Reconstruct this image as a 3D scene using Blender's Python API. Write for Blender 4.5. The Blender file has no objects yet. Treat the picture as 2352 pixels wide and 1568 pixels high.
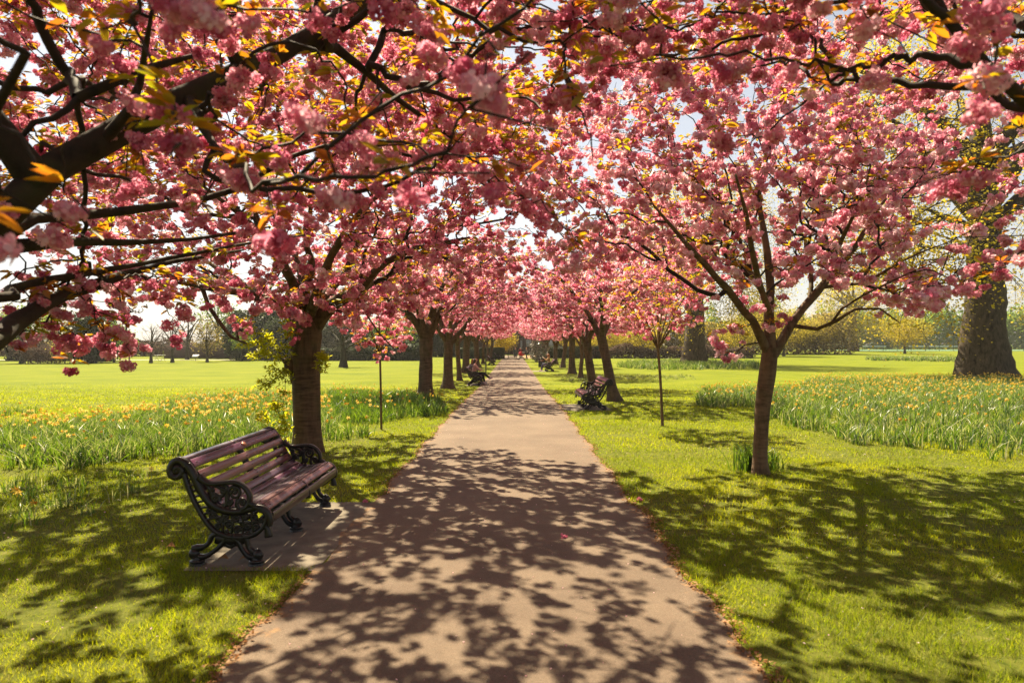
import bpy, bmesh, math, random
import numpy as np
from mathutils import Vector, Matrix
rng = np.random.default_rng(7); random.seed(7)
S = bpy.context.scene; COL = S.collection
R = math.radians; PI = math.pi
FX = 1568.0; EYE = 1.85
# ------------------------------------------------------------------ ground profile and pixel helpers
def ss(a, b, t):
    t = np.clip((np.asarray(t, float) - a) / (b - a), 0, 1); return t * t * (3 - 2 * t)
def gz(y): return -0.21 * ss(18, 34, y) + 0.52 * ss(84, 150, y)
def W(X, Y, d): return np.array([(X - 1180) / FX * d, d, EYE - (Y - 790) / FX * d])
def G(X, Y):
    d = 2900.0 / (Y - 790)
    for _ in range(25): d = 0.5 * d + 0.5 * (EYE - float(gz(d))) * FX / (Y - 790)
    return np.array([(X - 1180) / FX * d, d, float(gz(d))])
def px(P):
    P = np.atleast_2d(P); y = np.maximum(P[:, 1], 0.05)
    return 1180 + P[:, 0] / y * FX, 790 - (P[:, 2] - EYE) / y * FX
# ------------------------------------------------------------------ object helpers
def tag(o, label=None, cat=None, group=None, kind=None):
    if label: o['label'] = label
    if cat: o['category'] = cat
    if group: o['group'] = group
    if kind: o['kind'] = kind
    return o
def empty(name, loc=(0, 0, 0), rz=0, **k):
    o = bpy.data.objects.new(name, None); COL.objects.link(o)
    o.location = [float(v) for v in loc]; o.rotation_euler = (0, 0, rz); o.empty_display_size = .2
    return tag(o, **k)
def link(name, me, parent=None):
    o = bpy.data.objects.new(name, me); COL.objects.link(o)
    if parent: o.parent = parent
    return o
def copy_tree(o, parent=None):
    c = o.copy(); COL.objects.link(c)
    if parent: c.parent = parent
    for ch in list(o.children): copy_tree(ch, c)
    return c
class MB:
    """collects vertices and faces; builds one mesh"""
    def __init__(s): s.V = []; s.F = []; s.n = 0; s.T = []; s.M = []
    def add(s, V, F, tint=0.5, mat=0):
        V = np.asarray(V, float).reshape(-1, 3); F = np.asarray(F, int)
        s.V.append(V); s.F.append(F + s.n); s.n += len(V)
        s.T.append(np.full(len(V), tint) if np.isscalar(tint) else np.asarray(tint, float).ravel())
        s.M.append(np.full(len(F), mat, int))
    def box(s, c, d, rz=0, ry=0, rx=0, mat=0, tint=.5):
        h = np.array(d) / 2
        V = np.array([[x, y, z] for x in (-1, 1) for y in (-1, 1) for z in (-1, 1)]) * h
        M = np.array(Matrix.Rotation(rz, 3, 'Z') @ Matrix.Rotation(ry, 3, 'Y') @ Matrix.Rotation(rx, 3, 'X'))
        s.add(V @ M.T + np.array(c), [[0, 1, 3, 2], [4, 6, 7, 5], [0, 4, 5, 1], [2, 3, 7, 6], [0, 2, 6, 4], [1, 5, 7, 3]], tint, mat)
    def tube(s, P, r, n=8, cap=True, mat=0, tint=.5, wob=0, seed=0, flare=None):
        P = np.asarray(P, float); m = len(P)
        r = np.full(m, r) if np.isscalar(r) else np.asarray(r, float)
        T = np.gradient(P, axis=0); T /= np.linalg.norm(T, axis=1)[:, None] + 1e-9
        ref = np.array([0, 0, 1.]) if abs(T[0, 2]) < .9 else np.array([1., 0, 0])
        A = np.zeros((m, 3)); a = ref - T[0] * (ref @ T[0]); a /= np.linalg.norm(a)
        for i in range(m):
            a = a - T[i] * (a @ T[i]); a /= np.linalg.norm(a) + 1e-9; A[i] = a
        B = np.cross(T, A); th = np.arange(n) / n * 2 * PI
        rr = r[:, None] * np.ones((m, n))
        if wob:
            g = np.random.default_rng(seed)
            ph = g.random(6) * 6.28
            L = np.concatenate([[0], np.cumsum(np.linalg.norm(np.diff(P, axis=0), axis=1))])[:, None]
            rr = rr * (1 + wob * (np.sin(3 * th[None] + ph[0] + L * .9) + .6 * np.sin(5 * th[None] + ph[1] - L * 2.1) + .5 * np.sin(L * 7 + ph[2] + 2 * th[None]) + .4 * np.sin(8 * th[None] + ph[3] + L)))
        if flare is not None: rr = rr + flare(th, P[:, 2])
        V = P[:, None] + rr[..., None] * (np.cos(th)[None, :, None] * A[:, None] + np.sin(th)[None, :, None] * B[:, None])
        i = np.arange(m - 1)[:, None] * n; j = np.arange(n)[None]; k = (j + 1) % n
        F = np.stack([i + j, i + k, i + n + k, i + n + j], -1).reshape(-1, 4)
        s.add(V, F, tint, mat)
        if cap:
            for e, o in ((0, 0), (m - 1, (m - 1) * n)):
                c = P[e]; idx = np.arange(n)
                base = V.reshape(-1, 3)[o:o + n]
                s.add(np.vstack([base, c]), np.stack([idx, (idx + 1) % n, np.full(n, n), np.full(n, n)], -1), tint, mat)
    def ball(s, c, r, n=10, m=6, sc=(1, 1, 1), mat=0, tint=.5):
        th = np.arange(n) / n * 2 * PI; ph = np.linspace(.12, PI - .12, m)
        V = np.stack([np.outer(np.sin(ph), np.cos(th)), np.outer(np.sin(ph), np.sin(th)), np.outer(np.cos(ph), np.ones(n))], -1)
        V = V.reshape(-1, 3) * r * np.array(sc) + np.array(c)
        i = np.arange(m - 1)[:, None] * n; j = np.arange(n)[None]; k = (j + 1) % n
        s.add(V, np.stack([i + j, i + k, i + n + k, i + n + j], -1).reshape(-1, 4), tint, mat)
        q = np.arange(n); 
        for o, p in ((0, [0, 0, r * sc[2]]), ((m - 1) * n, [0, 0, -r * sc[2]])):
            s.add(np.vstack([V[o:o + n], np.array(c) + p]), np.stack([q, (q + 1) % n, np.full(n, n), np.full(n, n)], -1), tint, mat)
    def bar(s, P, w, t, y=0, smooth=5, closed=False, mat=0):
        """flat bar along a 2-D line in the x-z plane, thickness t along y"""
        P = crom(np.asarray(P, float), smooth) if smooth > 1 else np.asarray(P, float)
        w = np.asarray(w) * 1.25 if not np.isscalar(w) else w * 1.25
        m = len(P); w = np.interp(np.linspace(0, 1, m), np.linspace(0, 1, len(w)), w) if not np.isscalar(w) else np.full(m, w)
        T = np.gradient(P, axis=0); T /= np.linalg.norm(T, axis=1)[:, None] + 1e-9
        N = np.stack([-T[:, 1], T[:, 0]], -1)
        A = P + N * w[:, None] / 2; B = P - N * w[:, None] / 2; C = P
        def v(Q, yy): return np.stack([Q[:, 0], np.full(m, yy), Q[:, 1]], -1)
        # six-sided section, slightly domed faces
        V = np.stack([v(A, y - t * .33), v(C, y - t / 2), v(B, y - t * .33), v(B, y + t * .33), v(C, y + t / 2), v(A, y + t * .33)], 1).reshape(-1, 3)
        i = np.arange(m - 1)[:, None] * 6; j = np.arange(6)[None]; k = (j + 1) % 6
        s.add(V, np.stack([i + j, i + k, i + 6 + k, i + 6 + j], -1).reshape(-1, 4), .5, mat)
        for o in (0, (m - 1) * 6):
            s.F.append(np.array([[0, 1, 2, 3], [0, 3, 4, 5]]) + s.n - len(V) + o); s.M.append(np.full(2, mat, int))
    def build(s, name, mats, parent=None, smooth=False):
        V = np.vstack(s.V); F = np.vstack([f if f.shape[1] == 4 else np.hstack([f, f[:, -1:]]) for f in s.F])
        return link(name, mesh_np(name, V, F, mats, np.concatenate(s.M), np.concatenate(s.T), smooth), parent)
def crom(P, k):
    P = np.asarray(P, float)
    if len(P) < 3 or k < 2: return P
    Q = np.vstack([2 * P[0] - P[1], P, 2 * P[-1] - P[-2]]); out = []
    for i in range(1, len(Q) - 2):
        t = np.arange(k)[:, None] / k
        a, b, c, d = Q[i - 1], Q[i], Q[i + 1], Q[i + 2]
        out.append(.5 * ((2 * b) + (-a + c) * t + (2 * a - 5 * b + 4 * c - d) * t ** 2 + (-a + 3 * b - 3 * c + d) * t ** 3))
    return np.vstack(out + [P[-1:]])
def mesh_np(name, V, F, mats, midx=None, tint=None, smooth=False):
    """F: (m,4) int; a triangle repeats its last index"""
    me = bpy.data.meshes.new(name); V = np.ascontiguousarray(V, np.float32)
    tri = F[:, 2] == F[:, 3]
    tot = np.where(tri, 3, 4); st = np.concatenate([[0], np.cumsum(tot)[:-1]])
    keep = np.ones(F.shape, bool); keep[tri, 3] = False
    loops = F[keep].astype(np.int32)
    me.vertices.add(len(V)); me.vertices.foreach_set('co', V.ravel())
    me.loops.add(len(loops)); me.loops.foreach_set('vertex_index', loops)
    me.polygons.add(len(F)); me.polygons.foreach_set('loop_start', st.astype(np.int32))
    if midx is not None: me.polygons.foreach_set('material_index', midx.astype(np.int32))
    if smooth: me.polygons.foreach_set('use_smooth', np.ones(len(F), bool))
    if tint is not None:
        a = me.attributes.new('tint', 'FLOAT', 'POINT'); a.data.foreach_set('value', np.asarray(tint, np.float32))
    me.update(calc_edges=True)
    for m in (mats if isinstance(mats, (list, tuple)) else [mats]): me.materials.append(m)
    return me
# ------------------------------------------------------------------ materials
def newmat(name):
    m = bpy.data.materials.new(name); m.use_nodes = True; nt = m.node_tree; nt.nodes.clear()
    out = nt.nodes.new('ShaderNodeOutputMaterial'); return m, nt, out
def N(nt, t, **k):
    n = nt.nodes.new(t)
    for a, b in k.items():
        if a.startswith('i_'):
            key = a[2:]; key = int(key) if key.isdigit() else key.replace('_', ' ')
            n.inputs[key].default_value = b
        else: setattr(n, a, b)
    return n
def ramp(nt, fac, stops):
    r = N(nt, 'ShaderNodeValToRGB'); e = r.color_ramp.elements
    while len(e) < len(stops): e.new(.5)
    for q, (p, c) in zip(e, stops): q.position = p; q.color = (*c, 1)
    nt.links.new(fac, r.inputs[0]); return r.outputs[0]
def coords(nt, scale=(1, 1, 1), kind='Object'):
    tc = N(nt, 'ShaderNodeTexCoord'); mp = N(nt, 'ShaderNodeMapping'); mp.inputs['Scale'].default_value = scale
    nt.links.new(tc.outputs[kind], mp.inputs[0]); return mp.outputs[0]
def noise(nt, vec, scale, detail=4, rough=.55):
    n = N(nt, 'ShaderNodeTexNoise'); n.inputs['Scale'].default_value = scale; n.inputs['Detail'].default_value = detail
    n.inputs['Roughness'].default_value = rough
    if vec is not None: nt.links.new(vec, n.inputs['Vector'])
    return n.outputs['Fac']
def mix(nt, f, a, b, mode='MIX'):
    m = N(nt, 'ShaderNodeMix', data_type='RGBA', blend_type=mode)
    for s_, v in ((0, f), (6, a), (7, b)):
        if isinstance(v, (int, float)): m.inputs[s_].default_value = v
        elif isinstance(v, tuple): m.inputs[s_].default_value = (*v, 1)
        else: nt.links.new(v, m.inputs[s_])
    return m.outputs[2]
def bump(nt, h, strength=.4, dist=.01):
    b = N(nt, 'ShaderNodeBump'); b.inputs['Strength'].default_value = strength; b.inputs['Distance'].default_value = dist
    nt.links.new(h, b.inputs['Height']); return b.outputs[0]
def thin(name, dstops, tstops, trans=.5, gloss=0, grough=.4):
    """leaf or petal: diffuse + translucent, both coloured by the per-leaf tint"""
    m, nt, out = newmat(name)
    at = N(nt, 'ShaderNodeAttribute', attribute_name='tint').outputs['Fac']
    d = N(nt, 'ShaderNodeBsdfDiffuse'); t = N(nt, 'ShaderNodeBsdfTranslucent'); x = N(nt, 'ShaderNodeMixShader')
    nt.links.new(ramp(nt, at, dstops), d.inputs[0]); nt.links.new(ramp(nt, at, tstops), t.inputs[0])
    x.inputs[0].default_value = trans; nt.links.new(d.outputs[0], x.inputs[1]); nt.links.new(t.outputs[0], x.inputs[2]); o = x.outputs[0]
    if gloss:
        g = N(nt, 'ShaderNodeBsdfGlossy'); g.inputs['Roughness'].default_value = grough; g.inputs[0].default_value = (.8, .8, .8, 1)
        y = N(nt, 'ShaderNodeMixShader'); y.inputs[0].default_value = gloss
        nt.links.new(o, y.inputs[1]); nt.links.new(g.outputs[0], y.inputs[2]); o = y.outputs[0]
    nt.links.new(o, out.inputs[0]); return m
def solid(name, col, rough=.7, metal=0, var=.25, vscale=6, bmp=0, bscale=40, coat=0, spec=.5):
    m, nt, out = newmat(name); b = N(nt, 'ShaderNodeBsdfPrincipled')
    v = coords(nt); n = noise(nt, v, vscale)
    lo = tuple(c * (1 - var) for c in col); hi = tuple(min(1, c * (1 + var)) for c in col)
    nt.links.new(ramp(nt, n, [(.3, lo), (.7, hi)]), b.inputs['Base Color'])
    b.inputs['Roughness'].default_value = rough; b.inputs['Metallic'].default_value = metal
    b.inputs['Specular IOR Level'].default_value = spec
    b.inputs['Coat Weight'].default_value = coat
    if bmp: nt.links.new(bump(nt, noise(nt, v, bscale, 6), bmp, .004), b.inputs['Normal'])
    nt.links.new(b.outputs[0], out.inputs[0]); return m
def bark(name, c0, c1, zs=1.0, hz=14, strength=.6, moss=.45):
    mo = moss
    m, nt, out = newmat(name); b = N(nt, 'ShaderNodeBsdfPrincipled')
    v = coords(nt, (2.2, 2.2, hz)); v2 = coords(nt)
    n = noise(nt, v, zs * 1.6, 6, .65); n2 = noise(nt, v2, 3.1, 5); n4 = noise(nt, coords(nt, (7, 7, 1.3)), 1.7, 6, .7); n5 = noise(nt, v2, 1.3, 3)
    sel = ramp(nt, n5, [(.4, (.25, .25, .25)), (.62, (.85, .85, .85))]); n = mix(nt, sel, n, n4)
    c = ramp(nt, n, [(.36, c0), (.5, tuple((a + q) / 2 for a, q in zip(c0, c1))), (.68, c1)])
    moss = ramp(nt, n2, [(.52, (0, 0, 0)), (.66, (mo, mo, mo))])
    c = mix(nt, moss, c, (.045, .055, .014))
    nt.links.new(c, b.inputs['Base Color']); b.inputs['Roughness'].default_value = .85; b.inputs['Specular IOR Level'].default_value = .3
    nt.links.new(bump(nt, n, strength, .02), b.inputs['Normal']); nt.links.new(b.outputs[0], out.inputs[0]); return m
M = {}
M['petal'] = thin('petal', [(0, (.50, .10, .19)), (.45, (.77, .33, .46)), (1, (.93, .73, .78))], [(0, (.72, .15, .29)), (.5, (.92, .39, .52)), (1, (.98, .72, .77))], .56)
M['cherry_leaf'] = thin('cherry_leaf', [(0, (.10, .035, .012)), (.5, (.085, .07, .012)), (1, (.075, .10, .012))], [(0, (.78, .22, .02)), (.5, (.74, .45, .01)), (1, (.50, .50, .015))], .52, .05, .35)
M['shoot_leaf'] = thin('shoot_leaf', [(0, (.16, .18, .012)), (1, (.26, .28, .02))], [(0, (.70, .70, .01)), (1, (.92, .88, .03))], .55, .03)
M['bark'] = bark('cherry_bark', (.032, .021, .013), (.17, .115, .068), 1, 15)
M['dark_bark'] = bark('dark_cherry_bark', (.012, .009, .006), (.050, .035, .022), 1, 6, .7, .6)  # darker cherry bark with moss patches, for the two nearest trees
M['young_bark'] = bark('young_cherry_bark', (.06, .038, .023), (.22, .145, .085), 1.2, 9, .35)
M['twig'] = solid('twig_bark', (.024, .015, .010), .8, var=.4, vscale=9)
M['plane_bark'] = bark('plane_bark', (.014, .010, .007), (.125, .09, .062), 1.3, 1.1, 1.0, moss=.10)
M['far_bark'] = solid('far_bark', (.075, .06, .05), .9, var=.3)
M['ivy_bark'] = solid('dark_trunk_bark', (.04, .035, .025), .9, var=.4)  # darker plain brown for some of the distant trunks
def leafmat(name, lo, hi, tb=2.2, tr=.5):
    f = lambda c: tuple(min(.9, x * tb) for x in c)
    return thin(name, [(0, lo), (1, hi)], [(0, f(lo)), (1, f(hi))], tr)
M['plane_leaf'] = leafmat('plane_leaf', (.22, .16, .02), (.36, .30, .03), 2.2, .5)
M['olive_leaf'] = leafmat('olive_leaf', (.11, .085, .03), (.21, .17, .05))
M['green_leaf'] = leafmat('green_leaf', (.08, .12, .02), (.13, .19, .025), 2.4)
M['yellow_leaf'] = leafmat('yellow_leaf', (.24, .20, .035), (.38, .33, .06), 1.8)
M['evergreen'] = thin('evergreen_leaf', [(0, (.035, .05, .026)), (1, (.075, .10, .045))], [(0, (.04, .06, .02)), (1, (.09, .12, .04))], .25, .05, .5)
M['brown_leaf'] = leafmat('brown_twiggy_leaf', (.09, .06, .05), (.17, .12, .09), 1.2, .3)
M['glossy_leaf'] = thin('glossy_leaf', [(0, (.03, .045, .012)), (1, (.40, .36, .28))], [(0, (.10, .12, .02)), (1, (.6, .5, .4))], .35, .16, .3)
M['blade'] = thin('grass_blade', [(0, (.22, .18, .07)), (.16, (.12, .15, .015)), (.5, (.06, .12, .006)), (1, (.13, .19, .010))], [(0, (.46, .38, .14)), (.16, (.34, .38, .02)), (.5, (.30, .40, .006)), (1, (.62, .62, .010))], .55, .015, .4)
M['strap'] = thin('daffodil_leaf', [(0, (.02, .055, .028)), (.6, (.05, .10, .035)), (.8, (.15, .20, .08)), (1, (.50, .50, .30))], [(0, (.08, .18, .008)), (.6, (.26, .40, .015)), (1, (.55, .55, .2))], .42, .035, .35)
M['flower'] = thin('daffodil_petal', [(0, (.52, .26, .04)), (.6, (.76, .48, .07)), (1, (.84, .66, .22))], [(0, (.66, .32, .04)), (.6, (.85, .56, .05)), (1, (.9, .72, .2))], .45)
M['litter'] = thin('leaf_litter', [(0, (.16, .07, .03)), (.6, (.30, .16, .07)), (1, (.42, .26, .16))], [(0, (.2, .08, .03)), (1, (.45, .24, .12))], .2)
M['iron'] = solid('black_iron_paint', (.011, .010, .009), .36, var=.4, vscale=30, bmp=.25, bscale=90)
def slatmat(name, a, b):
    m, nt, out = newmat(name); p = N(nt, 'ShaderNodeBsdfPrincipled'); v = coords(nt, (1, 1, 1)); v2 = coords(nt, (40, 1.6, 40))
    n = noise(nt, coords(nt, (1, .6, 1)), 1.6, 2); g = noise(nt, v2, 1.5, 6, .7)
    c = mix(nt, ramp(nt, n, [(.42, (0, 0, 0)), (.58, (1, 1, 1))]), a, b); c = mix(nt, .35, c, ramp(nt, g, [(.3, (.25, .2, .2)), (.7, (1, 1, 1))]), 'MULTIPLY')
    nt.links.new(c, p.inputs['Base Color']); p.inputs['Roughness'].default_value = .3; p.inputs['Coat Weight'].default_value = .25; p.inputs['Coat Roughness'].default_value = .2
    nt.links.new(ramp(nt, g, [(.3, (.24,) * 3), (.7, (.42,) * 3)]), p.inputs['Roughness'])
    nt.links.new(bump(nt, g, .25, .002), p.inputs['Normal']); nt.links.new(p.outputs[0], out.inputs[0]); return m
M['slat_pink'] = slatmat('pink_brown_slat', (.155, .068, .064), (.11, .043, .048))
M['slat_plum_reflection'] = slatmat('plum_reflection_slat', (.055, .018, .050), (.12, .035, .085))  # purple lens-flare reflection painted in as slat colour
M['slat_grey_reflection'] = slatmat('lavender_reflection_slat', (.11, .08, .115), (.06, .03, .055))  # greyer purple of the same reflection, also put into the slat colour
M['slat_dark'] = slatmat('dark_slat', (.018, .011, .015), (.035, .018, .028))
M['plaque'] = solid('brass_plaque', (.35, .14, .08), .4, .3)
# ground
def ground_mat():
    m, nt, out = newmat('lawn'); p = N(nt, 'ShaderNodeBsdfPrincipled'); v = coords(nt)
    a = noise(nt, v, .35, 5); b = noise(nt, v, 9, 6, .7); c = noise(nt, coords(nt, (1, 6, 1)), .12, 4); f = noise(nt, v, 60, 3, .8)
    col = ramp(nt, a, [(.3, (.125, .165, .006)), (.55, (.17, .205, .006)), (.75, (.215, .235, .014))])
    col = mix(nt, .55, col, ramp(nt, b, [(.3, (.45, .5, .35)), (.7, (1.25, 1.2, 1.1))]), 'MULTIPLY')
    col = mix(nt, .5, col, ramp(nt, c, [(.35, (.75, .82, .7)), (.65, (1.2, 1.12, 1.1))]), 'MULTIPLY')
    col = mix(nt, .35, col, ramp(nt, f, [(.3, (.4, .4, .3)), (.7, (1.3, 1.3, 1.2))]), 'MULTIPLY')
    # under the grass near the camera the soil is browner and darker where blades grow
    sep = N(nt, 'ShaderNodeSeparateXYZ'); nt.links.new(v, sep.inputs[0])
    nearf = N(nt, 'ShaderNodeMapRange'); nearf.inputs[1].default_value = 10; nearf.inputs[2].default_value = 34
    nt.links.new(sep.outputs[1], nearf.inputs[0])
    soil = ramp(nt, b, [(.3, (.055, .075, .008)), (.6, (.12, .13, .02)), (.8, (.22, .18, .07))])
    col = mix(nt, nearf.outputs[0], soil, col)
    nt.links.new(col, p.inputs['Base Color']); p.inputs['Roughness'].default_value = .95; p.inputs['Specular IOR Level'].default_value = .1
    nt.links.new(bump(nt, b, .8, .03), p.inputs['Normal']); nt.links.new(p.outputs[0], out.inputs[0]); return m
def path_mat():
    m, nt, out = newmat('tarmac'); p = N(nt, 'ShaderNodeBsdfPrincipled'); v = coords(nt)
    a = noise(nt, v, .9, 5); g = noise(nt, v, 130, 3, .8); g2 = noise(nt, v, 45, 4, .8)
    vo = N(nt, 'ShaderNodeTexVoronoi'); vo.inputs['Scale'].default_value = 150; nt.links.new(v, vo.inputs['Vector'])
    col = ramp(nt, a, [(.3, (.128, .094, .068)), (.62, (.182, .138, .099)), (.8, (.205, .158, .113))])
    col = mix(nt, .7, col, ramp(nt, g, [(.32, (.45, .42, .42)), (.66, (1.3, 1.28, 1.25))]), 'MULTIPLY')
    col = mix(nt, .45, col, ramp(nt, g2, [(.3, (.6, .58, .56)), (.7, (1.25, 1.25, 1.25))]), 'MULTIPLY')
    col = mix(nt, ramp(nt, vo.outputs['Distance'], [(.0, (.5, .5, .5)), (.22, (0, 0, 0))]), col, (.48, .42, .36))
    st = noise(nt, v, 2.3, 6, .75); col = mix(nt, ramp(nt, st, [(.56, (0, 0, 0)), (.70, (.5, .5, .5))]), col, (.10, .075, .06))
    # dirt and rust litter along both edges
    sep = N(nt, 'ShaderNodeSeparateXYZ'); nt.links.new(v, sep.inputs[0])
    ad = N(nt, 'ShaderNodeMath', operation='ADD'); ad.inputs[1].default_value = .125; nt.links.new(sep.outputs[0], ad.inputs[0])
    ab = N(nt, 'ShaderNodeMath', operation='ABSOLUTE'); nt.links.new(ad.outputs[0], ab.inputs[0])
    e = N(nt, 'ShaderNodeMath', operation='ADD'); nt.links.new(ab.outputs[0], e.inputs[0]); nt.links.new(noise(nt, v, 7, 6, .7), e.inputs[1])
    ed = ramp(nt, e.outputs[0], [(1.0, (0, 0, 0)), (1.0, (0, 0, 0))])
    mr = N(nt, 'ShaderNodeMapRange'); mr.inputs[1].default_value = 1.95; mr.inputs[2].default_value = 2.12; nt.links.new(e.outputs[0], mr.inputs[0])
    col = mix(nt, mr.outputs[0], col, ramp(nt, g2, [(.3, (.17, .09, .045)), (.7, (.36, .22, .10))]))
    nt.links.new(col, p.inputs['Base Color']); p.inputs['Roughness'].default_value = .88; p.inputs['Specular IOR Level'].default_value = .25
    nt.links.new(bump(nt, g, .8, .004), p.inputs['Normal']); nt.links.new(p.outputs[0], out.inputs[0]); return m
M['lawn'] = ground_mat(); M['path'] = path_mat()
M['slab'] = solid('concrete_slab', (.14, .118, .085), .9, var=.35, vscale=5, bmp=.5, bscale=120)
# ------------------------------------------------------------------ world, sun, camera
SUN_AZ = (-.42, .91); EL = R(52)
w = bpy.data.worlds.new('World'); S.world = w; w.use_nodes = True; nt = w.node_tree; nt.nodes.clear()
sky = N(nt, 'ShaderNodeTexSky', sky_type='NISHITA', sun_disc=False); sky.sun_elevation = EL
sky.sun_rotation = math.atan2(SUN_AZ[0], SUN_AZ[1]); sky.air_density = 1.0; sky.dust_density = 1.2; sky.ozone_density = 1.0
bg = N(nt, 'ShaderNodeBackground'); bg.inputs[1].default_value = .05; wo = N(nt, 'ShaderNodeOutputWorld')
hs = N(nt, 'ShaderNodeHueSaturation'); hs.inputs['Saturation'].default_value = .42; hs.inputs['Value'].default_value = .9
nt.links.new(sky.outputs[0], hs.inputs['Color']); nt.links.new(hs.outputs[0], bg.inputs[0]); nt.links.new(bg.outputs[0], wo.inputs[0])
sl = bpy.data.lights.new('sun', 'SUN'); sl.energy = 5.0; sl.angle = R(.55); sl.color = (1, .84, .58)
so = bpy.data.objects.new('sun', sl); COL.objects.link(so)
hx, hy = np.array(SUN_AZ) / np.hypot(*SUN_AZ); sd = Vector((hx * math.cos(EL), hy * math.cos(EL), math.sin(EL)))
so.rotation_euler = sd.to_track_quat('Z', 'Y').to_euler(); so.location = (0, 0, 30)
cd = bpy.data.cameras.new('camera'); co = bpy.data.objects.new('camera', cd); COL.objects.link(co); S.camera = co
co.location = (0, 0, EYE); co.rotation_euler = (R(90), 0, 0); cd.lens = 24; cd.sensor_width = 36
cd.shift_x = -4 / 2352; cd.shift_y = 6 / 2352; cd.clip_end = 3000; cd.clip_start = .05
cd.dof.use_dof = True; cd.dof.focus_distance = 17; cd.dof.aperture_fstop = 2.6
S.view_settings.view_transform = 'Standard'; S.view_settings.look = 'None'; S.view_settings.exposure = 1.6; S.view_settings.gamma = 1
S.cycles.max_bounces = 7; S.cycles.diffuse_bounces = 2; S.cycles.glossy_bounces = 2; S.cycles.transmission_bounces = 3
S.cycles.transparent_max_bounces = 4; S.cycles.caustics_reflective = False; S.cycles.caustics_refractive = False
S.cycles.use_denoising = True; S.cycles.denoiser = 'OPENIMAGEDENOISE'; S.cycles.denoising_input_passes = 'RGB_ALBEDO_NORMAL'; S.cycles.denoising_prefilter = 'NONE'; S.cycles.sample_clamp_indirect = 4
# ------------------------------------------------------------------ the setting
PL, PR = -1.64, 1.39
def grid(name, xs, ys, zf, mat, kind='structure'):
    X, Y = np.meshgrid(xs, ys); V = np.stack([X, Y, zf(X, Y)], -1).reshape(-1, 3); n = len(xs)
    i, j = np.meshgrid(np.arange(len(ys) - 1), np.arange(n - 1), indexing='ij'); a = (i * n + j).ravel()
    o = link(name, mesh_np(name, V, np.stack([a, a + 1, a + n + 1, a + n], -1), mat, None, None, True)); tag(o, kind=kind); return o
ys = np.concatenate([np.arange(-12, 40, 1.), np.arange(40, 160, 3.), np.array([160, 200, 300, 500, 900, 1500])])
xs = np.concatenate([[-900, -400, -200], np.arange(-120, 121, 10.), [200, 400, 900]])
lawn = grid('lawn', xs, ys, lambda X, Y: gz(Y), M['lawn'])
py = np.arange(-3, 96, .22)
def edge(y, s): return .035 * np.sin(y * 2.3 + s) + .025 * np.sin(y * 5.1 + 2 * s) + .018 * np.sin(y * 11.7 + s * 3)
pv, pf = [], []
for y in py:
    l = PL + edge(y, 1.); r = PR + edge(y, 4.)
    for t in (0, .25, .5, .75, 1): pv.append((l + (r - l) * t, y, float(gz(y)) + .008 + .018 * math.sin(t * PI)))
for i in range(len(py) - 1):
    for t in range(4): a = i * 5 + t; pf.append((a, a + 1, a + 6, a + 5))
pth = link('path', mesh_np('path', np.array(pv), np.array(pf), M['path'], None, None, True)); tag(pth, kind='structure')
def slab(x0, x1, y0, y1, name='slab', z=.006):
    n = 14; top = []; xs_ = np.linspace(x0, x1, n); ys_ = np.linspace(y0, y1, n)
    o = grid(name, xs_, ys_, lambda X, Y: gz(Y) + z + 0 * X, M['slab'])
    return o
slab(-2.70, -1.61, 5.56, 7.98, 'paving'); slab(1.38, 2.75, 18.9, 21.25, 'paving'); slab(-2.35, -1.62, 33.7, 36.1, 'paving'); slab(1.38, 2.7, 50.8, 52.9, 'paving')
# forecourt before the far building
grid('forecourt', np.linspace(-8, 9, 12), np.linspace(95.5, 112, 8), lambda X, Y: gz(Y) + .012, M['path'])
grid('far_path', np.linspace(-70, -14, 40), np.linspace(87.5, 89.5, 3), lambda X, Y: gz(Y) + .012, solid('pale_gravel', (.45, .42, .34), .9))
# ------------------------------------------------------------------ grass
def blades(P, h, wd, tint, lean=.6, mat='blade', name='grass', segs=1, g=rng, droop=0.):
    n = len(P); az = g.random(n) * 2 * PI; la = g.random(n) * 2 * PI; le = np.abs(g.normal(0, lean, n)) * h
    dx = np.stack([np.cos(az), np.sin(az), np.zeros(n)], -1) * wd[:, None] / 2
    ld = np.stack([np.cos(la), np.sin(la), np.zeros(n)], -1) * le[:, None]
    up = np.zeros((n, 3)); up[:, 2] = h
    if segs == 1:
        V = np.stack([P - dx, P + dx, P + ld + up], 1).reshape(-1, 3); a = np.arange(n) * 3
        F = np.stack([a, a + 1, a + 2, a + 2], -1); T = np.repeat(tint, 3)
    else:
        rows = []
        for k in range(segs + 1):
            t = k / segs; ww = (1 - t ** 2.5) * 1.0 + .12
            c = P + ld * (t ** 1.7) + up * (t - droop * t ** 3.)
            rows += [c - dx * ww, c + dx * ww]
        V = np.stack(rows, 1).reshape(-1, 3); m = 2 * (segs + 1); a = np.arange(n) * m
        F = np.concatenate([np.stack([a + 2 * k, a + 2 * k + 1, a + 2 * k + 3, a + 2 * k + 2], -1) for k in range(segs)]); T = np.repeat(tint, m)
    return V, F, T
def vnoise(x, y, s, seed=0):
    g = np.random.default_rng(seed); T = g.random((64, 64))
    X = x * s; Y = y * s; i = np.floor(X).astype(int); j = np.floor(Y).astype(int); u = X - i; v = Y - j; u = u * u * (3 - 2 * u); v = v * v * (3 - 2 * v)
    a = T[i % 64, j % 64]; b = T[(i + 1) % 64, j % 64]; c = T[i % 64, (j + 1) % 64]; d = T[(i + 1) % 64, (j + 1) % 64]
    return (a * (1 - u) + b * u) * (1 - v) + (c * (1 - u) + d * u) * v
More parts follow.
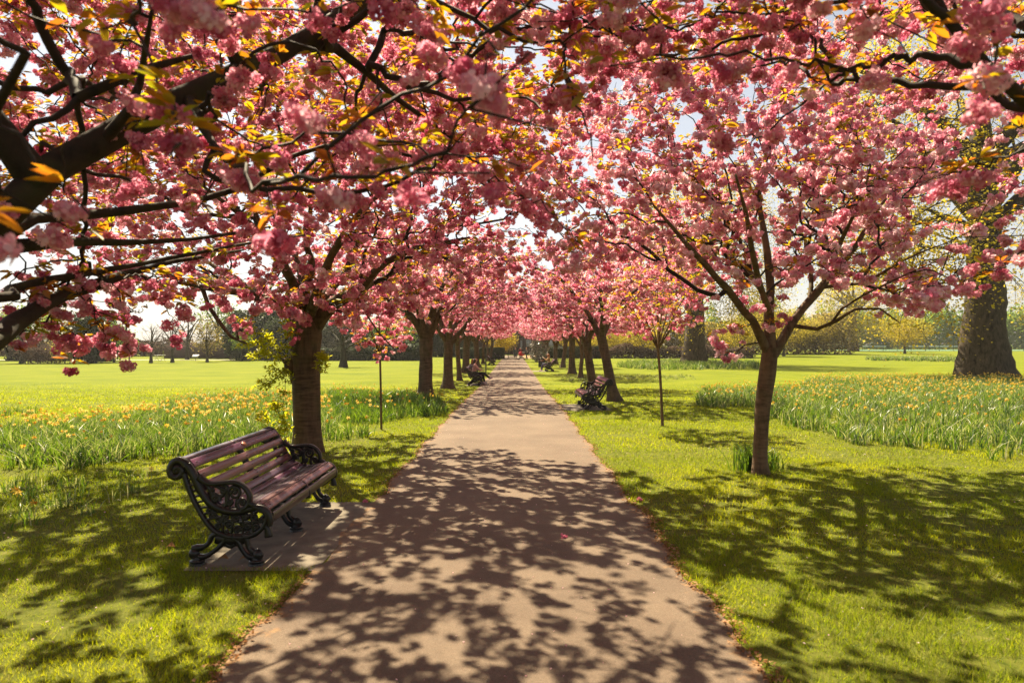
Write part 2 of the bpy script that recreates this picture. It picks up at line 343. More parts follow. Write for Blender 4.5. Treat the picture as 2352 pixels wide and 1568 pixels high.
def offpath(P):
    x, y = P[:, 0], P[:, 1]
    ok = (x < PL + edge(y, 1.) - .02) | (x > PR + edge(y, 4.) - .01)
    for (a, b, c, d) in ((-2.66, -1.6, 5.62, 7.95), (1.35, 2.95, 18.9, 21.25), (-2.7, -1.6, 33.4, 36.3), (1.35, 2.95, 50.6, 53)):
        ok &= ~((x > a) & (x < b) & (y > c) & (y < d))
    return ok
GV, GF, GT = [], [], []; off = 0
for (y0, y1, dens, h, wd) in ((2.7, 6, 6200, .036, .0042), (6, 11, 3000, .038, .006), (11, 20, 1050, .042, .010), (20, 38, 240, .045, .018)):
    half = lambda y: .80 * y + .8
    A = (half(y0) + half(y1)) * (y1 - y0); n = int(A * dens)
    y = y0 + (y1 - y0) * np.sqrt(rng.random(n) * (1 - (y0 / y1) ** 2) + (y0 / y1) ** 2) if False else y0 + (y1 - y0) * rng.random(n)
    keep = rng.random(n) < half(y) / half(y1); y = y[keep]
    x = (rng.random(len(y)) * 2 - 1) * half(y); P = np.stack([x, y, gz(y)], -1)
    bare = vnoise(x, y, 1.3, 3) * .6 + vnoise(x, y, 5.1, 4) * .4
    wear = .30 + .25 * np.exp(-np.abs(y - 3.6) / 1.1) * (x < 0)
    P = P[offpath(P) & (rng.random(len(y)) < np.clip((bare - wear) * 7 + .45, .22, 1) * (1 - ss(24, 37.5, y)))]
    x, y = P[:, 0], P[:, 1]; tuft = vnoise(x, y, 2.7, 8)
    hh = h * (.45 + 1.1 * tuft) * (.6 + .8 * rng.random(len(P)))
    tn = np.clip(.25 + .75 * vnoise(x, y, .8, 11) + rng.normal(0, .2, len(P)), 0.12, 1)
    dry = rng.random(len(P)) < (.03 + .34 * np.clip((.46 - bare[:0].mean() if False else 0), 0, 1) + .25 * (vnoise(x, y, 2.1, 15) < .27))
    tn[dry] = rng.random(dry.sum()) * .12
    V, F, T = blades(P, hh, np.full(len(P), wd) * (.7 + .6 * rng.random(len(P))), tn, .75)
    GV.append(V); GF.append(F + off); GT.append(T); off += len(V)
go = link('grass', mesh_np('grass', np.vstack(GV), np.vstack(GF), M['blade'], None, np.concatenate(GT)))
tag(go, 'short sunlit yellow-green lawn grass beside the path', 'grass', kind='stuff')
# taller grass tufts and loose long blades along the lawn
def inpoly(x, y, poly):
    c = np.zeros(len(x), bool); n = len(poly)
    for i in range(n):
        x1, y1 = poly[i]; x2, y2 = poly[(i + 1) % n]
        c ^= ((y1 > y) != (y2 > y)) & (x < (x2 - x1) * (y - y1) / (y2 - y1 + 1e-12) + x1)
    return c
def bed(name, label, pxpoly, nleaf, nflow, seed, h=.34, wd=.011, pale=.25, flowband=None, segs=3):
    g = np.random.default_rng(seed); poly = [tuple(G(*p)[:2]) for p in pxpoly]
    xs_ = [p[0] for p in poly]; ys_ = [p[1] for p in poly]
    def sample(n, thr):
        out = np.zeros((0, 3))
        while len(out) < n:
            x = g.uniform(min(xs_) - .3, max(xs_) + .3, n * 3); y = g.uniform(min(ys_) - .3, max(ys_) + .3, n * 3)
            jx = x + (vnoise(x, y, 1.1, seed + 1) - .5) * 1.1; jy = y + (vnoise(x, y, .9, seed + 2) - .5) * 1.2
            ok = inpoly(jx, jy, poly) & (vnoise(x, y, 2.6, seed + 3) + .5 * vnoise(x, y, 6, seed + 4) > thr)
            out = np.vstack([out, np.stack([x, y, gz(y)], -1)[ok]])
            if len(out) == 0: break
        return out[:n]
    P = sample(nleaf, .5)
    # gather leaves into clumps
    k = max(1, nleaf // 9); C = P[g.integers(0, len(P), k)]; idx = g.integers(0, k, nleaf)
    P = C[idx] + np.concatenate([g.normal(0, .06, (nleaf, 2)), np.zeros((nleaf, 1))], 1); P[:, 2] = gz(P[:, 1])
    tn = np.clip(g.normal(.30, .2, nleaf) + .3 * (vnoise(P[:, 0], P[:, 1], 1.7, seed + 9) - .5), 0, .68); pl = g.random(nleaf) < pale; tn[pl] = g.uniform(.75, 1, pl.sum())
    flop = g.random(nleaf) < .22
    hh = h * g.uniform(.55, 1.1, nleaf); 
    V, F, T = blades(P, hh, np.full(nleaf, wd) * g.uniform(.7, 1.3, nleaf), tn, .58, segs=segs, g=g, droop=.18)
    V2, F2, T2 = blades(P[flop], hh[flop] * .55, np.full(flop.sum(), wd), np.clip(tn[flop] + .25, 0, 1), 1.2, segs=segs, g=g, droop=.75)
    b = MB(); b.add(V, F, T, 0); b.add(V2, F2, T2, 0)
    if nflow:
        Q = sample(nflow * 3, .72)
        if flowband is not None:
            X_, Y_ = px(Q); pr = flowband(X_, Y_); Q = Q[g.random(len(Q)) < pr]
        Q = Q[:nflow]; m = len(Q); H = h * g.uniform(.85, 1.2, m)
        top = Q.copy(); top[:, 2] += H; top[:, :2] += g.normal(0, .03, (m, 2))
        # stems
        dx = np.zeros((m, 3)); dx[:, 0] = .0035
        a = np.arange(m) * 4
        b.add(np.stack([Q - dx, Q + dx, top + dx, top - dx], 1).reshape(-1, 3), np.stack([a, a + 1, a + 2, a + 3], -1), np.full(m * 4, .4), 0)
        # flower: six tepals and a trumpet, nodding
        pv, pf, pt = [], [], []
        for q in range(6):
            t = q / 6 * 2 * PI; t1 = t - .36; t2 = t + .36; r0, r1 = .018, .044
            n0 = len(pv); pv += [(0, 0, 0), (r0 * 1.3 * math.cos(t1), r0 * 1.3 * math.sin(t1), -.004), (r1 * math.cos(t), r1 * math.sin(t), -.012), (r0 * 1.3 * math.cos(t2), r0 * 1.3 * math.sin(t2), -.004)]
            pf.append((n0, n0 + 1, n0 + 2, n0 + 3)); pt += [1, .9, .75, .9]
        n0 = len(pv)
        for q in range(6):
            t = q / 6 * 2 * PI; pv += [(.010 * math.cos(t), .010 * math.sin(t), 0), (.017 * math.cos(t), .017 * math.sin(t), .028)]; pt += [.35, .1]
        for q in range(6): a0 = n0 + 2 * q; a1 = n0 + 2 * ((q + 1) % 6); pf.append((a0, a1, a1 + 1, a0 + 1))
        pv = np.array(pv); pf = np.array(pf); pt = np.array(pt)
        V, F, T = scatter(pv, pf, pt, top, g, tilt=(1.0, 2.0), scale=g.uniform(.7, 1.25, m), tj=.28)
        b.add(V, F, T, 1)
    o = b.build(name, [M['strap'], M['flower']]); tag(o, label, 'flower bed', kind='stuff'); return o
def rotmats(az, tilt, spin):
    n = len(az); ca, sa, ct, st, cs, sn = np.cos(az), np.sin(az), np.cos(tilt), np.sin(tilt), np.cos(spin), np.sin(spin)
    z = np.zeros(n); o = np.ones(n)
    A = np.stack([np.stack([ca, -sa, z], -1), np.stack([sa, ca, z], -1), np.stack([z, z, o], -1)], 1)
    B = np.stack([np.stack([ct, z, st], -1), np.stack([z, o, z], -1), np.stack([-st, z, ct], -1)], 1)
    C = np.stack([np.stack([cs, -sn, z], -1), np.stack([sn, cs, z], -1), np.stack([z, z, o], -1)], 1)
    return A @ B @ C
def scatter(pv, pf, pt, pos, g, tilt=(0, .4), scale=1., tj=.1, az=None):
    n = len(pos); az = g.random(n) * 2 * PI if az is None else az
    Rm = rotmats(az, g.uniform(*tilt, n), g.random(n) * 2 * PI)
    sc = np.full(n, scale) if np.isscalar(scale) else scale
    V = np.einsum('nij,vj->nvi', Rm, pv) * sc[:, None, None] + pos[:, None]
    F = (pf[None] + (np.arange(n) * len(pv))[:, None, None]).reshape(-1, 4)
    T = np.clip(pt[None] + g.normal(0, tj, n)[:, None], 0, 1).reshape(-1)
    return V.reshape(-1, 3), F, T
# ------------------------------------------------------------------ blossom and leaf shapes
def quad_on(c, nrm, size, asp, g, cup=0):
    nrm = nrm / (np.linalg.norm(nrm) + 1e-9); a = np.cross(nrm, g.normal(0, 1, 3)); a /= np.linalg.norm(a); b = np.cross(nrm, a)
    s = size / 2
    if cup:   # three-row cupped petal, 2 quads
        V = [c - a * s * .5 - b * s * .9, c + a * s * .5 - b * s * .9, c - a * s - nrm * cup * -s, c + a * s - nrm * cup * -s, c - a * s * .55 + b * s * asp, c + a * s * .55 + b * s * asp]
        return V, [(0, 1, 3, 2), (2, 3, 5, 4)]
    return [c - a * s - b * s * asp, c + a * s - b * s * asp, c + a * s * .8 + b * s * asp, c - a * s * .8 + b * s * asp], [(0, 1, 2, 3)]
def blossom_proto(lod, seed):
    g = np.random.default_rng(seed); V, F, T = [], [], []
    def put(v, f, t):
        n = len(V); V.extend(v); F.extend([tuple(q + n for q in ff) for ff in f]); T.extend([t] * len(v))
    if lod == 2:
        for k in range(11):
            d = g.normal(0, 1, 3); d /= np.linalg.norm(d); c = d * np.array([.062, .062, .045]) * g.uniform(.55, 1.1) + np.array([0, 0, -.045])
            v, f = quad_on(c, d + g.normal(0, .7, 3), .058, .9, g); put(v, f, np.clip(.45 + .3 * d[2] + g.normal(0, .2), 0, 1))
    else:
        nf = 7 if lod == 0 else 6
        for k in range(nf):
            a = k / nf * 2 * PI + g.uniform(-.4, .4); rr = g.uniform(.02, .06) if k else 0
            fc = np.array([rr * math.cos(a), rr * math.sin(a), -g.uniform(.02, .085)]); base = g.uniform(.3, .65); fr = g.uniform(.025, .031)
            npet = 22 if lod == 0 else 8
            for q in range(npet):
                z = 1 - 2 * (q + .5) / npet; th = q * 2.4 + k; d = np.array([math.sqrt(1 - z * z) * math.cos(th), math.sqrt(1 - z * z) * math.sin(th), z])
                c = fc + d * fr * g.uniform(.55, 1.0)
                if lod == 0: v, f = quad_on(c, d + g.normal(0, .75, 3), .021, .95, g, .35)
                else: v, f = quad_on(c, d + g.normal(0, .7, 3), .034, .9, g)
                put(v, f, np.clip(base + g.normal(0, .18), 0, 1))
    return np.array(V), np.array(F), np.array(T)
def leaf_proto(lod, seed):
    """a fan of leaves at one spur"""
    g = np.random.default_rng(seed); V, F, T = [], [], []
    for k in range(5 if lod < 2 else 3):
        a = g.uniform(0, 2 * PI); L = g.uniform(.065, .11); wd = L * .42; up = g.uniform(-.3, .7)
        d = np.array([math.cos(a), math.sin(a), up]); d /= np.linalg.norm(d); s_ = np.array([-math.sin(a), math.cos(a), g.uniform(-.4, .4)]); nn = np.cross(d, s_)
        n = len(V); t = np.clip(g.normal(.5, .25), 0, 1); o = d * .02
        if lod < 2:
            V += [o, o + d * L * .35 + s_ * wd * .46 + nn * .004, o + d * L * .72 + s_ * wd * .4 + nn * -.004, o + d * L - nn * .018, o + d * L * .72 - s_ * wd * .4 - nn * .004, o + d * L * .35 - s_ * wd * .46 + nn * .004, o + d * L * .35 - nn * .008, o + d * L * .72 - nn * .014]
            F += [(n, n + 1, n + 6, n + 6), (n + 1, n + 2, n + 7, n + 6), (n + 2, n + 3, n + 7, n + 7), (n, n + 6, n + 5, n + 5), (n + 6, n + 7, n + 4, n + 5), (n + 7, n + 3, n + 4, n + 4)]; T += [t] * 8
        else:
            V += [o, o + d * L * .5 + s_ * wd * .5, o + d * L, o + d * L * .5 - s_ * wd * .5]; F.append((n, n + 1, n + 2, n + 3)); T += [t] * 4
    return np.array(V), np.array(F), np.array(T)
BP = {l: [blossom_proto(l, 100 + l * 10 + i) for i in range(5)] for l in (0, 1, 2)}
LP = {l: [leaf_proto(l, 200 + l * 10 + i) for i in range(6)] for l in (0, 1, 2)}
# ------------------------------------------------------------------ tree growing
class Tree:
    def __init__(s): s.P = []; s.par = []; s.len = []; s.r = []; s.att = []
    def limb(s, pts, r, frm=None, att=0.0, step=.28):
        """adds a thick poly-line; att = share of its length from which twigs may start"""
        Q = crom(np.asarray(pts, float), 5); L = np.concatenate([[0], np.cumsum(np.linalg.norm(np.diff(Q, axis=0), axis=1))])
        n = max(2, int(L[-1] / step)); t = np.linspace(0, L[-1], n + 1); Q = np.stack([np.interp(t, L, Q[:, i]) for i in range(3)], -1)
        r = np.interp(t / L[-1], np.linspace(0, 1, len(r)), r); b0 = 0 if frm is None else s.len[frm]
        ids = []
        for i in range(len(Q)):
            ids.append(len(s.P)); s.P.append(Q[i]); s.par.append((frm if frm is not None else -1) if i == 0 else ids[-2]); s.len.append(b0 + t[i]); s.r.append(r[i]); s.att.append(t[i] / L[-1] >= att)
        return Q, r
    def grow(s, pts, bf=.3, rtip=.0028, rmax=.05, pw=.5):
        n0 = len(s.P); n = len(pts); P = np.vstack([np.array(s.P), pts]); ln = np.concatenate([s.len, np.zeros(n)])
        par = np.concatenate([s.par, -np.ones(n)]).astype(int)
        seeds = [i for i in range(n0) if s.att[i]]
        best = np.full(n, 1e9); bp = np.zeros(n, int); X = np.asarray(pts)
        for i in seeds:
            d = np.linalg.norm(X - P[i], axis=1) * 1.0; c = d * (1 + .35 * np.maximum(0, P[i][2] - X[:, 2]) / (d + .01)) + bf * ln[i]; u = c < best; best[u] = c[u]; bp[u] = i
        done = np.zeros(n, bool); order = []
        for _ in range(n):
            j = int(np.argmin(np.where(done, 1e9, best))); done[j] = True; order.append(j)
            p = bp[j]; par[n0 + j] = p; ln[n0 + j] = ln[p] + np.linalg.norm(X[j] - P[p])
            d = np.linalg.norm(X - X[j], axis=1); c = d + bf * ln[n0 + j]; u = (c < best) & ~done; best[u] = c[u]; bp[u] = n0 + j
        mc = -np.ones(n0 + n, int)
        for j in reversed(order): mc[par[n0 + j]] = n0 + j
        for _ in range(2):
            Y_ = P.copy()
            for j in order:
                i = n0 + j
                if mc[i] >= 0: Y_[i] = .5 * P[i] + .25 * P[par[i]] + .25 * P[mc[i]]
            P = Y_
        cnt = np.ones(n0 + n)
        for j in reversed(order):
            p = par[n0 + j]
            if p >= n0: cnt[p] += cnt[n0 + j]
        r = np.concatenate([s.r, np.zeros(n)])
        for j in order:
            p = par[n0 + j]; v = rtip * cnt[n0 + j] ** pw; r[n0 + j] = min(v, rmax, r[p] * .85 + 1e-4)
        s.X = P; s.parent = par; s.rad = r; s.cnt = cnt; s.n0 = n0; return s
    def wood(s, sides=5, k=3, jit=.02, seed=0, rmin=0, mat=0, b=None):
        g = np.random.default_rng(seed); b = b or MB(); P, par, r = s.X, s.parent, s.rad; n0 = s.n0; N_ = len(P)
        ch = [[] for _ in range(N_)]
        for i in range(n0, N_): ch[par[i]].append(i)
        starts = [(par[i], i) for i in range(n0, N_) if par[i] < n0]
        while starts:
            p, i = starts.pop(); chain = [p, i]
            while ch[i]:
                c = sorted(ch[i], key=lambda q: -s.cnt[q]); starts += [(i, q) for q in c[1:]]; i = c[0]; chain.append(i)
            rr = r[chain].copy(); rr[0] = min(rr[0], rr[1] * 1.35)
            if rr.max() < rmin: continue
            Q = P[chain]; L_ = np.linalg.norm(np.diff(Q, axis=0), axis=1).mean(); Q = crom(Q, k); Q = Q + g.normal(0, .022 * L_, Q.shape) * (np.arange(len(Q)) > 0)[:, None]; rr = np.interp(np.linspace(0, 1, len(Q)), np.linspace(0, 1, len(rr)), rr)
            Q = Q + g.normal(0, jit, Q.shape) * np.minimum(1, np.arange(len(Q)) / 2)[:, None]
            sd = sides if rr.max() > .012 else max(3, sides - 2)
            b.tube(Q, np.maximum(rr, .0016), sd, cap=False, mat=mat)
        return b
    def spurs(s, spacing, maxr=.012, seed=0):
        """points along the thin wood where flowers and leaves sit"""
        g = np.random.default_rng(seed); i = np.arange(s.n0, len(s.X)); i = i[s.rad[i] < maxr]
        a = s.X[s.parent[i]]; b = s.X[i]; L = np.linalg.norm(b - a, axis=1); k = np.maximum(1, np.round(L / spacing + g.uniform(-.3, .5, len(L)))).astype(int)
        idx = np.repeat(np.arange(len(i)), k); t = g.random(len(idx)); t[np.concatenate([[0], np.cumsum(k)[:-1]])] = 1
        return a[idx] + (b - a)[idx] * t[:, None]
def crown_mesh(name, parent, P, lod, g, blossom=.9, leaf=.6, bs=1.0, ls=1.0, hang=.03, leaf_up=.03, pale=0.):
    b = MB(); n = len(P)
    isb = g.random(n) < blossom; v = g.integers(0, 5, n)
    base = np.clip(g.normal(0, .12, n), -.3, .3)
    for q in range(5):
        pos = P[isb & (v == q)] - np.array([0, 0, hang])
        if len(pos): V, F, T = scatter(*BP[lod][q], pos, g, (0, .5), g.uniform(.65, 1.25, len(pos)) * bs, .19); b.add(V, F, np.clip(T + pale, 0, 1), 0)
    isl = g.random(n) < leaf; v = g.integers(0, 6, n)
    for q in range(6):
        pos = P[isl & (v == q)] + np.array([0, 0, leaf_up])
        if len(pos): V, F, T = scatter(*LP[lod][q], pos, g, (0, .6), g.uniform(.7, 1.2, len(pos)) * ls, .2); b.add(V, F, T, 1)
    return b.build(name, [M['petal'], M['cherry_leaf']], parent)
def ell_points(n, c, rad, g, inner=.5, clumps=40, zmin=None, keep=None, sig=.16, ext=()):
    """clumpy points in the outer part of an ellipsoid"""
    def dirs(m):
        d = g.normal(0, 1, (m, 3)); d /= np.linalg.norm(d, axis=1)[:, None]; r = (inner ** 3 + (1 - inner ** 3) * g.random(m)) ** (1 / 3); return d * r[:, None]
    C = dirs(clumps); out = np.zeros((0, 3)); rad = np.array(rad); c = np.array(c)
    for _ in range(60):
        m = n * 2; u = np.where(g.random(m)[:, None] < .7, C[g.integers(0, clumps, m)] + g.normal(0, sig, (m, 3)), dirs(m))
        ok = np.linalg.norm(u, axis=1) < 1.05; Pn = u[ok] * rad + c
        if zmin is not None:
            rr = np.hypot(*(Pn[:, :2] - c[:2]).T / rad[:2, None]); Pn = Pn[Pn[:, 2] > zmin(rr)]
        if keep is not None and len(Pn): Pn = Pn[keep(Pn)]
        out = np.vstack([out, Pn])
        if len(out) >= n: break
    return out[:n]
def flare_fn(z0, amt, lobes, ph, h=.28):
    return lambda th, z: amt * np.exp(-np.maximum(z - z0, 0) / h)[:, None] * (.6 + .5 * np.cos(lobes * th[None] + ph))
def trunk_mesh(name, parent, limbs, mat, sides=20, fl=None, wob=.035):
    b = MB()
    for k, (Q, r) in enumerate(limbs):
        if k == 0: b.tube(Q, r, sides, wob=wob, seed=k, flare=fl)
        else:
            gg = np.random.default_rng(k + 77); w_ = gg.normal(0, 1, Q.shape); w_[0] = 0
            b.tube(Q + w_ * np.minimum(r * .16, .012)[:, None], r * (1 + .07 * gg.normal(0, 1, len(r))), max(9, sides // 2), wob=.055, seed=k)
    return b.build(name, mat, parent, True)
def cherry_tree(seed, h_fork, r0, Rc, ztop, zbot, lod, nodes, lean=(0, 0), spacing=.15, nl=5, thick=1., leaf=.5, bs=1.0, blossom=.95, shift=(0, 0)):
    """a generic full-grown cherry in local coordinates; returns its three part meshes under an Empty"""
    g = np.random.default_rng(seed); T = Tree(); root = empty('cherry_tree')
    tr = [(0, 0, -.12), (lean[0] * .3, lean[1] * .3, h_fork * .3), (lean[0] * .6 + g.normal(0, .03), lean[1] * .6, h_fork * .65), (lean[0], lean[1], h_fork + .1)]
    limbs = [T.limb(tr, [r0 * 1.12, r0, r0 * .93, r0 * .98], att=2, step=.08)]; fk = len(T.P) - 1; top = np.array(tr[-1]) - [0, 0, .12]
    for k in range(nl):
        a = k / nl * 2 * PI + g.uniform(-.35, .35); rr = Rc * g.uniform(.55, .75); zt = g.uniform(.35, .8) * (ztop - h_fork) + h_fork
        e = np.array([math.cos(a) * rr + shift[0] * .6, math.sin(a) * rr + shift[1] * .6, 0])
        m1 = top + e * .25 + [0, 0, (zt - h_fork) * .42] + g.normal(0, .08, 3); m2 = top + e * .6 + [0, 0, (zt - h_fork) * .75] + g.normal(0, .15, 3)
        end = top + e + [0, 0, zt - h_fork]
        limbs.append(T.limb([top, m1, m2, end], np.array([.62, .45, .33, .17]) * r0 * thick, fk, .12))
    trunk_mesh('trunk', root, limbs, M['bark'] if r0 > .1 else M['young_bark'], 22, flare_fn(0, r0 * .85, 4, g.uniform(0, 6), .2), .05)
    zc = (ztop * .55 + zbot * .45)
    pts = ell_points(int(nodes * 1.3), (shift[0], shift[1], zc), (Rc, Rc, ztop - zc), g, .38, 60, lambda rr: zbot + .9 * np.clip(1 - rr * 1.25, 0, 1) + 0 * rr, None, .17)
    T.grow(pts, .35, .0032, r0 * .42)
    T.wood(5 if lod < 2 else 4, 3 if lod < 2 else 2, .018, seed, rmin=.0 if lod < 2 else .004).build('branches', M['twig'], root, True)
    crown_mesh('crown', root, T.spurs(spacing, .016, seed), lod, g, blossom, leaf, bs)
    return root
# ------------------------------------------------------------------ tree 0, the big old cherry beside the camera on the left
def prof(X, xs_, ys_): return np.interp(X, xs_, ys_)
def hero_left():
    g = np.random.default_rng(41); T = Tree(); B0 = np.array([-4.3, 1.9, 0]); root = empty('cherry_tree', B0)
    fork = np.array([-4.1, 2.0, 1.75])
    limbs = [T.limb([B0 + [0, 0, -.1], B0 + [.02, 0, .7], fork + [0, 0, .1]], [.30, .26, .27], att=2)]; fk = len(T.P) - 1
    L = lambda pts, r, att=.15: limbs.append(T.limb([fork if i == 0 and p is None else W(*p) for i, p in enumerate(pts)], r, fk, att))
    L([None, (-120, 560, 2.9), (0, 492, 3.0), (85, 412, 3.1), (240, 322, 3.3), (430, 222, 3.6), (560, 168, 3.85), (690, 100, 4.1), (850, -10, 4.5), (960, -120, 5.0)], [.14, .088, .082, .074, .066, .062, .058, .05, .042, .03])
    L([(85, 412, 3.1), (50, 372, 3.0), (0, 300, 2.9), (-80, 190, 2.9), (-160, 40, 3.0)], [.075, .06, .05, .04, .03])
    L([(560, 168, 3.85), (520, 80, 3.7), (470, 0, 3.6), (420, -90, 3.6)], [.045, .036, .03, .02])
    L([(690, 100, 4.1), (790, 118, 4.4), (880, 205, 4.7), (1000, 290, 5.2), (1070, 345, 5.6), (1145, 446, 6.0), (1240, 500, 6.3)], [.04, .03, .017, .014, .012, .009, .006], .05)
    L([None, (-80, 560, 3.3), (0, 530, 3.5), (110, 502, 3.8), (220, 494, 4.1), (366, 472, 4.5), (513, 447, 4.9), (690, 293 + 60, 5.3), (817, 304 + 30, 5.6), (1007, 377, 6.1), (1139, 439, 6.5)], [.10, .055, .05, .042, .034, .028, .023, .018, .014, .011, .007], .1)
    L([None, (-90, 600, 3.4), (0, 573, 3.6), (110, 553, 3.9), (311, 557, 4.6), (480, 545, 5.2), (620, 520, 5.8)], [.10, .06, .052, .042, .022, .014, .008], .1)
    L([None, (-60, 690, 3.5), (0, 668, 3.8), (120, 640, 4.2), (330, 605, 5.0), (560, 560, 5.8), (700, 540, 6.4)], [.09, .035, .03, .026, .018, .012, .007], .1)
    L([None, (-120, 815, 3.2), (0, 762, 3.7), (82, 712, 4.0), (140, 680, 4.3), (230, 650, 4.7), (400, 600, 5.5), (560, 575, 6.3)], [.12, .065, .058, .05, .044, .034, .018, .008], .2)
    L([(180, 225, 3.2), (320, 165, 3.3), (440, 130, 3.5)], [.03, .022, .012], 0)
    L([None, (-200, 250, 3.2), (-100, -100, 3.6)], [.12, .08, .05]); L([None, np.array((-500, 300, 2.5)), (-700, -300, 2.4)], [.12, .07, .04])
    L([(1139, 439, 6.5), (1190, 495, 6.7)], [.007, .004], 0)
    for p in ([(240, 322, 3.3), (300, 250, 3.1), (330, 130, 2.7), (350, 20, 2.4)], [(430, 222, 3.6), (470, 300, 3.3), (520, 370, 3.0)], [(0, 492, 3.0), (-20, 300, 2.3), (60, 120, 2.0)]): L(p, [.03, .02, .012, .008][:len(p)], .1)
    limbs = [(q - B0, r) for q, r in limbs]
    trunk_mesh('trunk', root, limbs, M['dark_bark'], 20, None)
    low = lambda X: prof(X, [-200, 0, 120, 250, 420, 560, 700, 850, 1000, 1150, 1300, 1420], [650, 640, 650, 640, 560, 520, 500, 470, 440, 440, 330, 150])
    def keep(P):
        X, Y = px(P); d = np.linalg.norm(P - [0, 0, EYE], axis=1)
        return (P[:, 1] > -1.2) & ~((P[:, 1] - .71 * P[:, 2] > 3.3) & (P[:, 0] + .33 * P[:, 2] < -1.75) & (g.random(len(P)) < .85)) & (((P[:, 1] > .6) & (d > 1.75) & (Y < low(X) + 15 * np.sin(X * .03)) & (P[:, 2] > 2.0)) | ((P[:, 1] <= .6) & (d > 1.9) & (P[:, 2] > 2.7)))
    pts = ell_points(2500, (-2.9, 3.2, 3.7), (4.7, 4.8, 2.9), g, .2, 95, None, keep, .13)
    ext = []
    # low sprays: hanging blossom seen against the lawn and the far trees, and twig ends over the path
    for (X, Y, d, s_, m) in ((110, 700, 4.3, .12, 9), (60, 745, 4.2, .08, 4), (250, 775, 4.9, .10, 9), (310, 720, 5.0, .14, 12), (300, 790, 5.0, .06, 3), (400, 690, 5.2, .12, 8), (20, 690, 4.0, .1, 6), (160, 740, 4.6, .12, 8), (345, 650, 5.2, .16, 12), (450, 640, 5.6, .16, 12), (210, 690, 4.6, .14, 10), (90, 650, 4.2, .12, 8), (1340, 300, 3.0, .07, 4), (1350, 535, 3.6, .07, 4), (1185, 415, 3.6, .07, 4), (1180, 490, 3.8, .06, 3)):
        ext.append(W(X, Y, d) + g.normal(0, s_, (m, 3)))
    top = ell_points(1300, (-3.2, 4.0, 5.3), (4.2, 3.2, 1.0), g, .1, 40, None, lambda P: (P[:, 2] > 4.5) & (px(P)[1] < 60) & (P[:, 1] > .8), .2)  # extra upper crown out of view, added to shade the blossom below
    arch = ell_points(520, (-.9, 6.7, 4.3), (2.9, 1.9, 1.4), g, .1, 30, None, lambda P: keep(P) & (px(P)[1] < 330), .2)
    side = ell_points(380, (-3.9, 5.7, 4.1), (1.9, 1.5, 1.7), g, .1, 24, None, lambda P: keep(P) & (px(P)[0] < 330), .22)
    T.grow(np.vstack([pts, top, arch, side] + ext), .28, .0030, .03)
    b = T.wood(6, 4, .012, 3)
    b.V = [v - B0 for v in b.V]; b.build('branches', M['twig'], root, True)
    sp = T.spurs(.125, .011, 5); X, Y = px(sp); dd = np.linalg.norm(sp - [0, 0, EYE], axis=1)
    sp = sp[(dd > 1.5) & ((dd > 3.3) | (g.random(len(sp)) < .5))]
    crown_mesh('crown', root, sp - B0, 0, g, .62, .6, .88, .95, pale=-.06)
    return tag(root, 'big old cherry at the left edge, thick dark branches crossing the upper left overhead', 'tree', 'pink cherry trees lining the path')
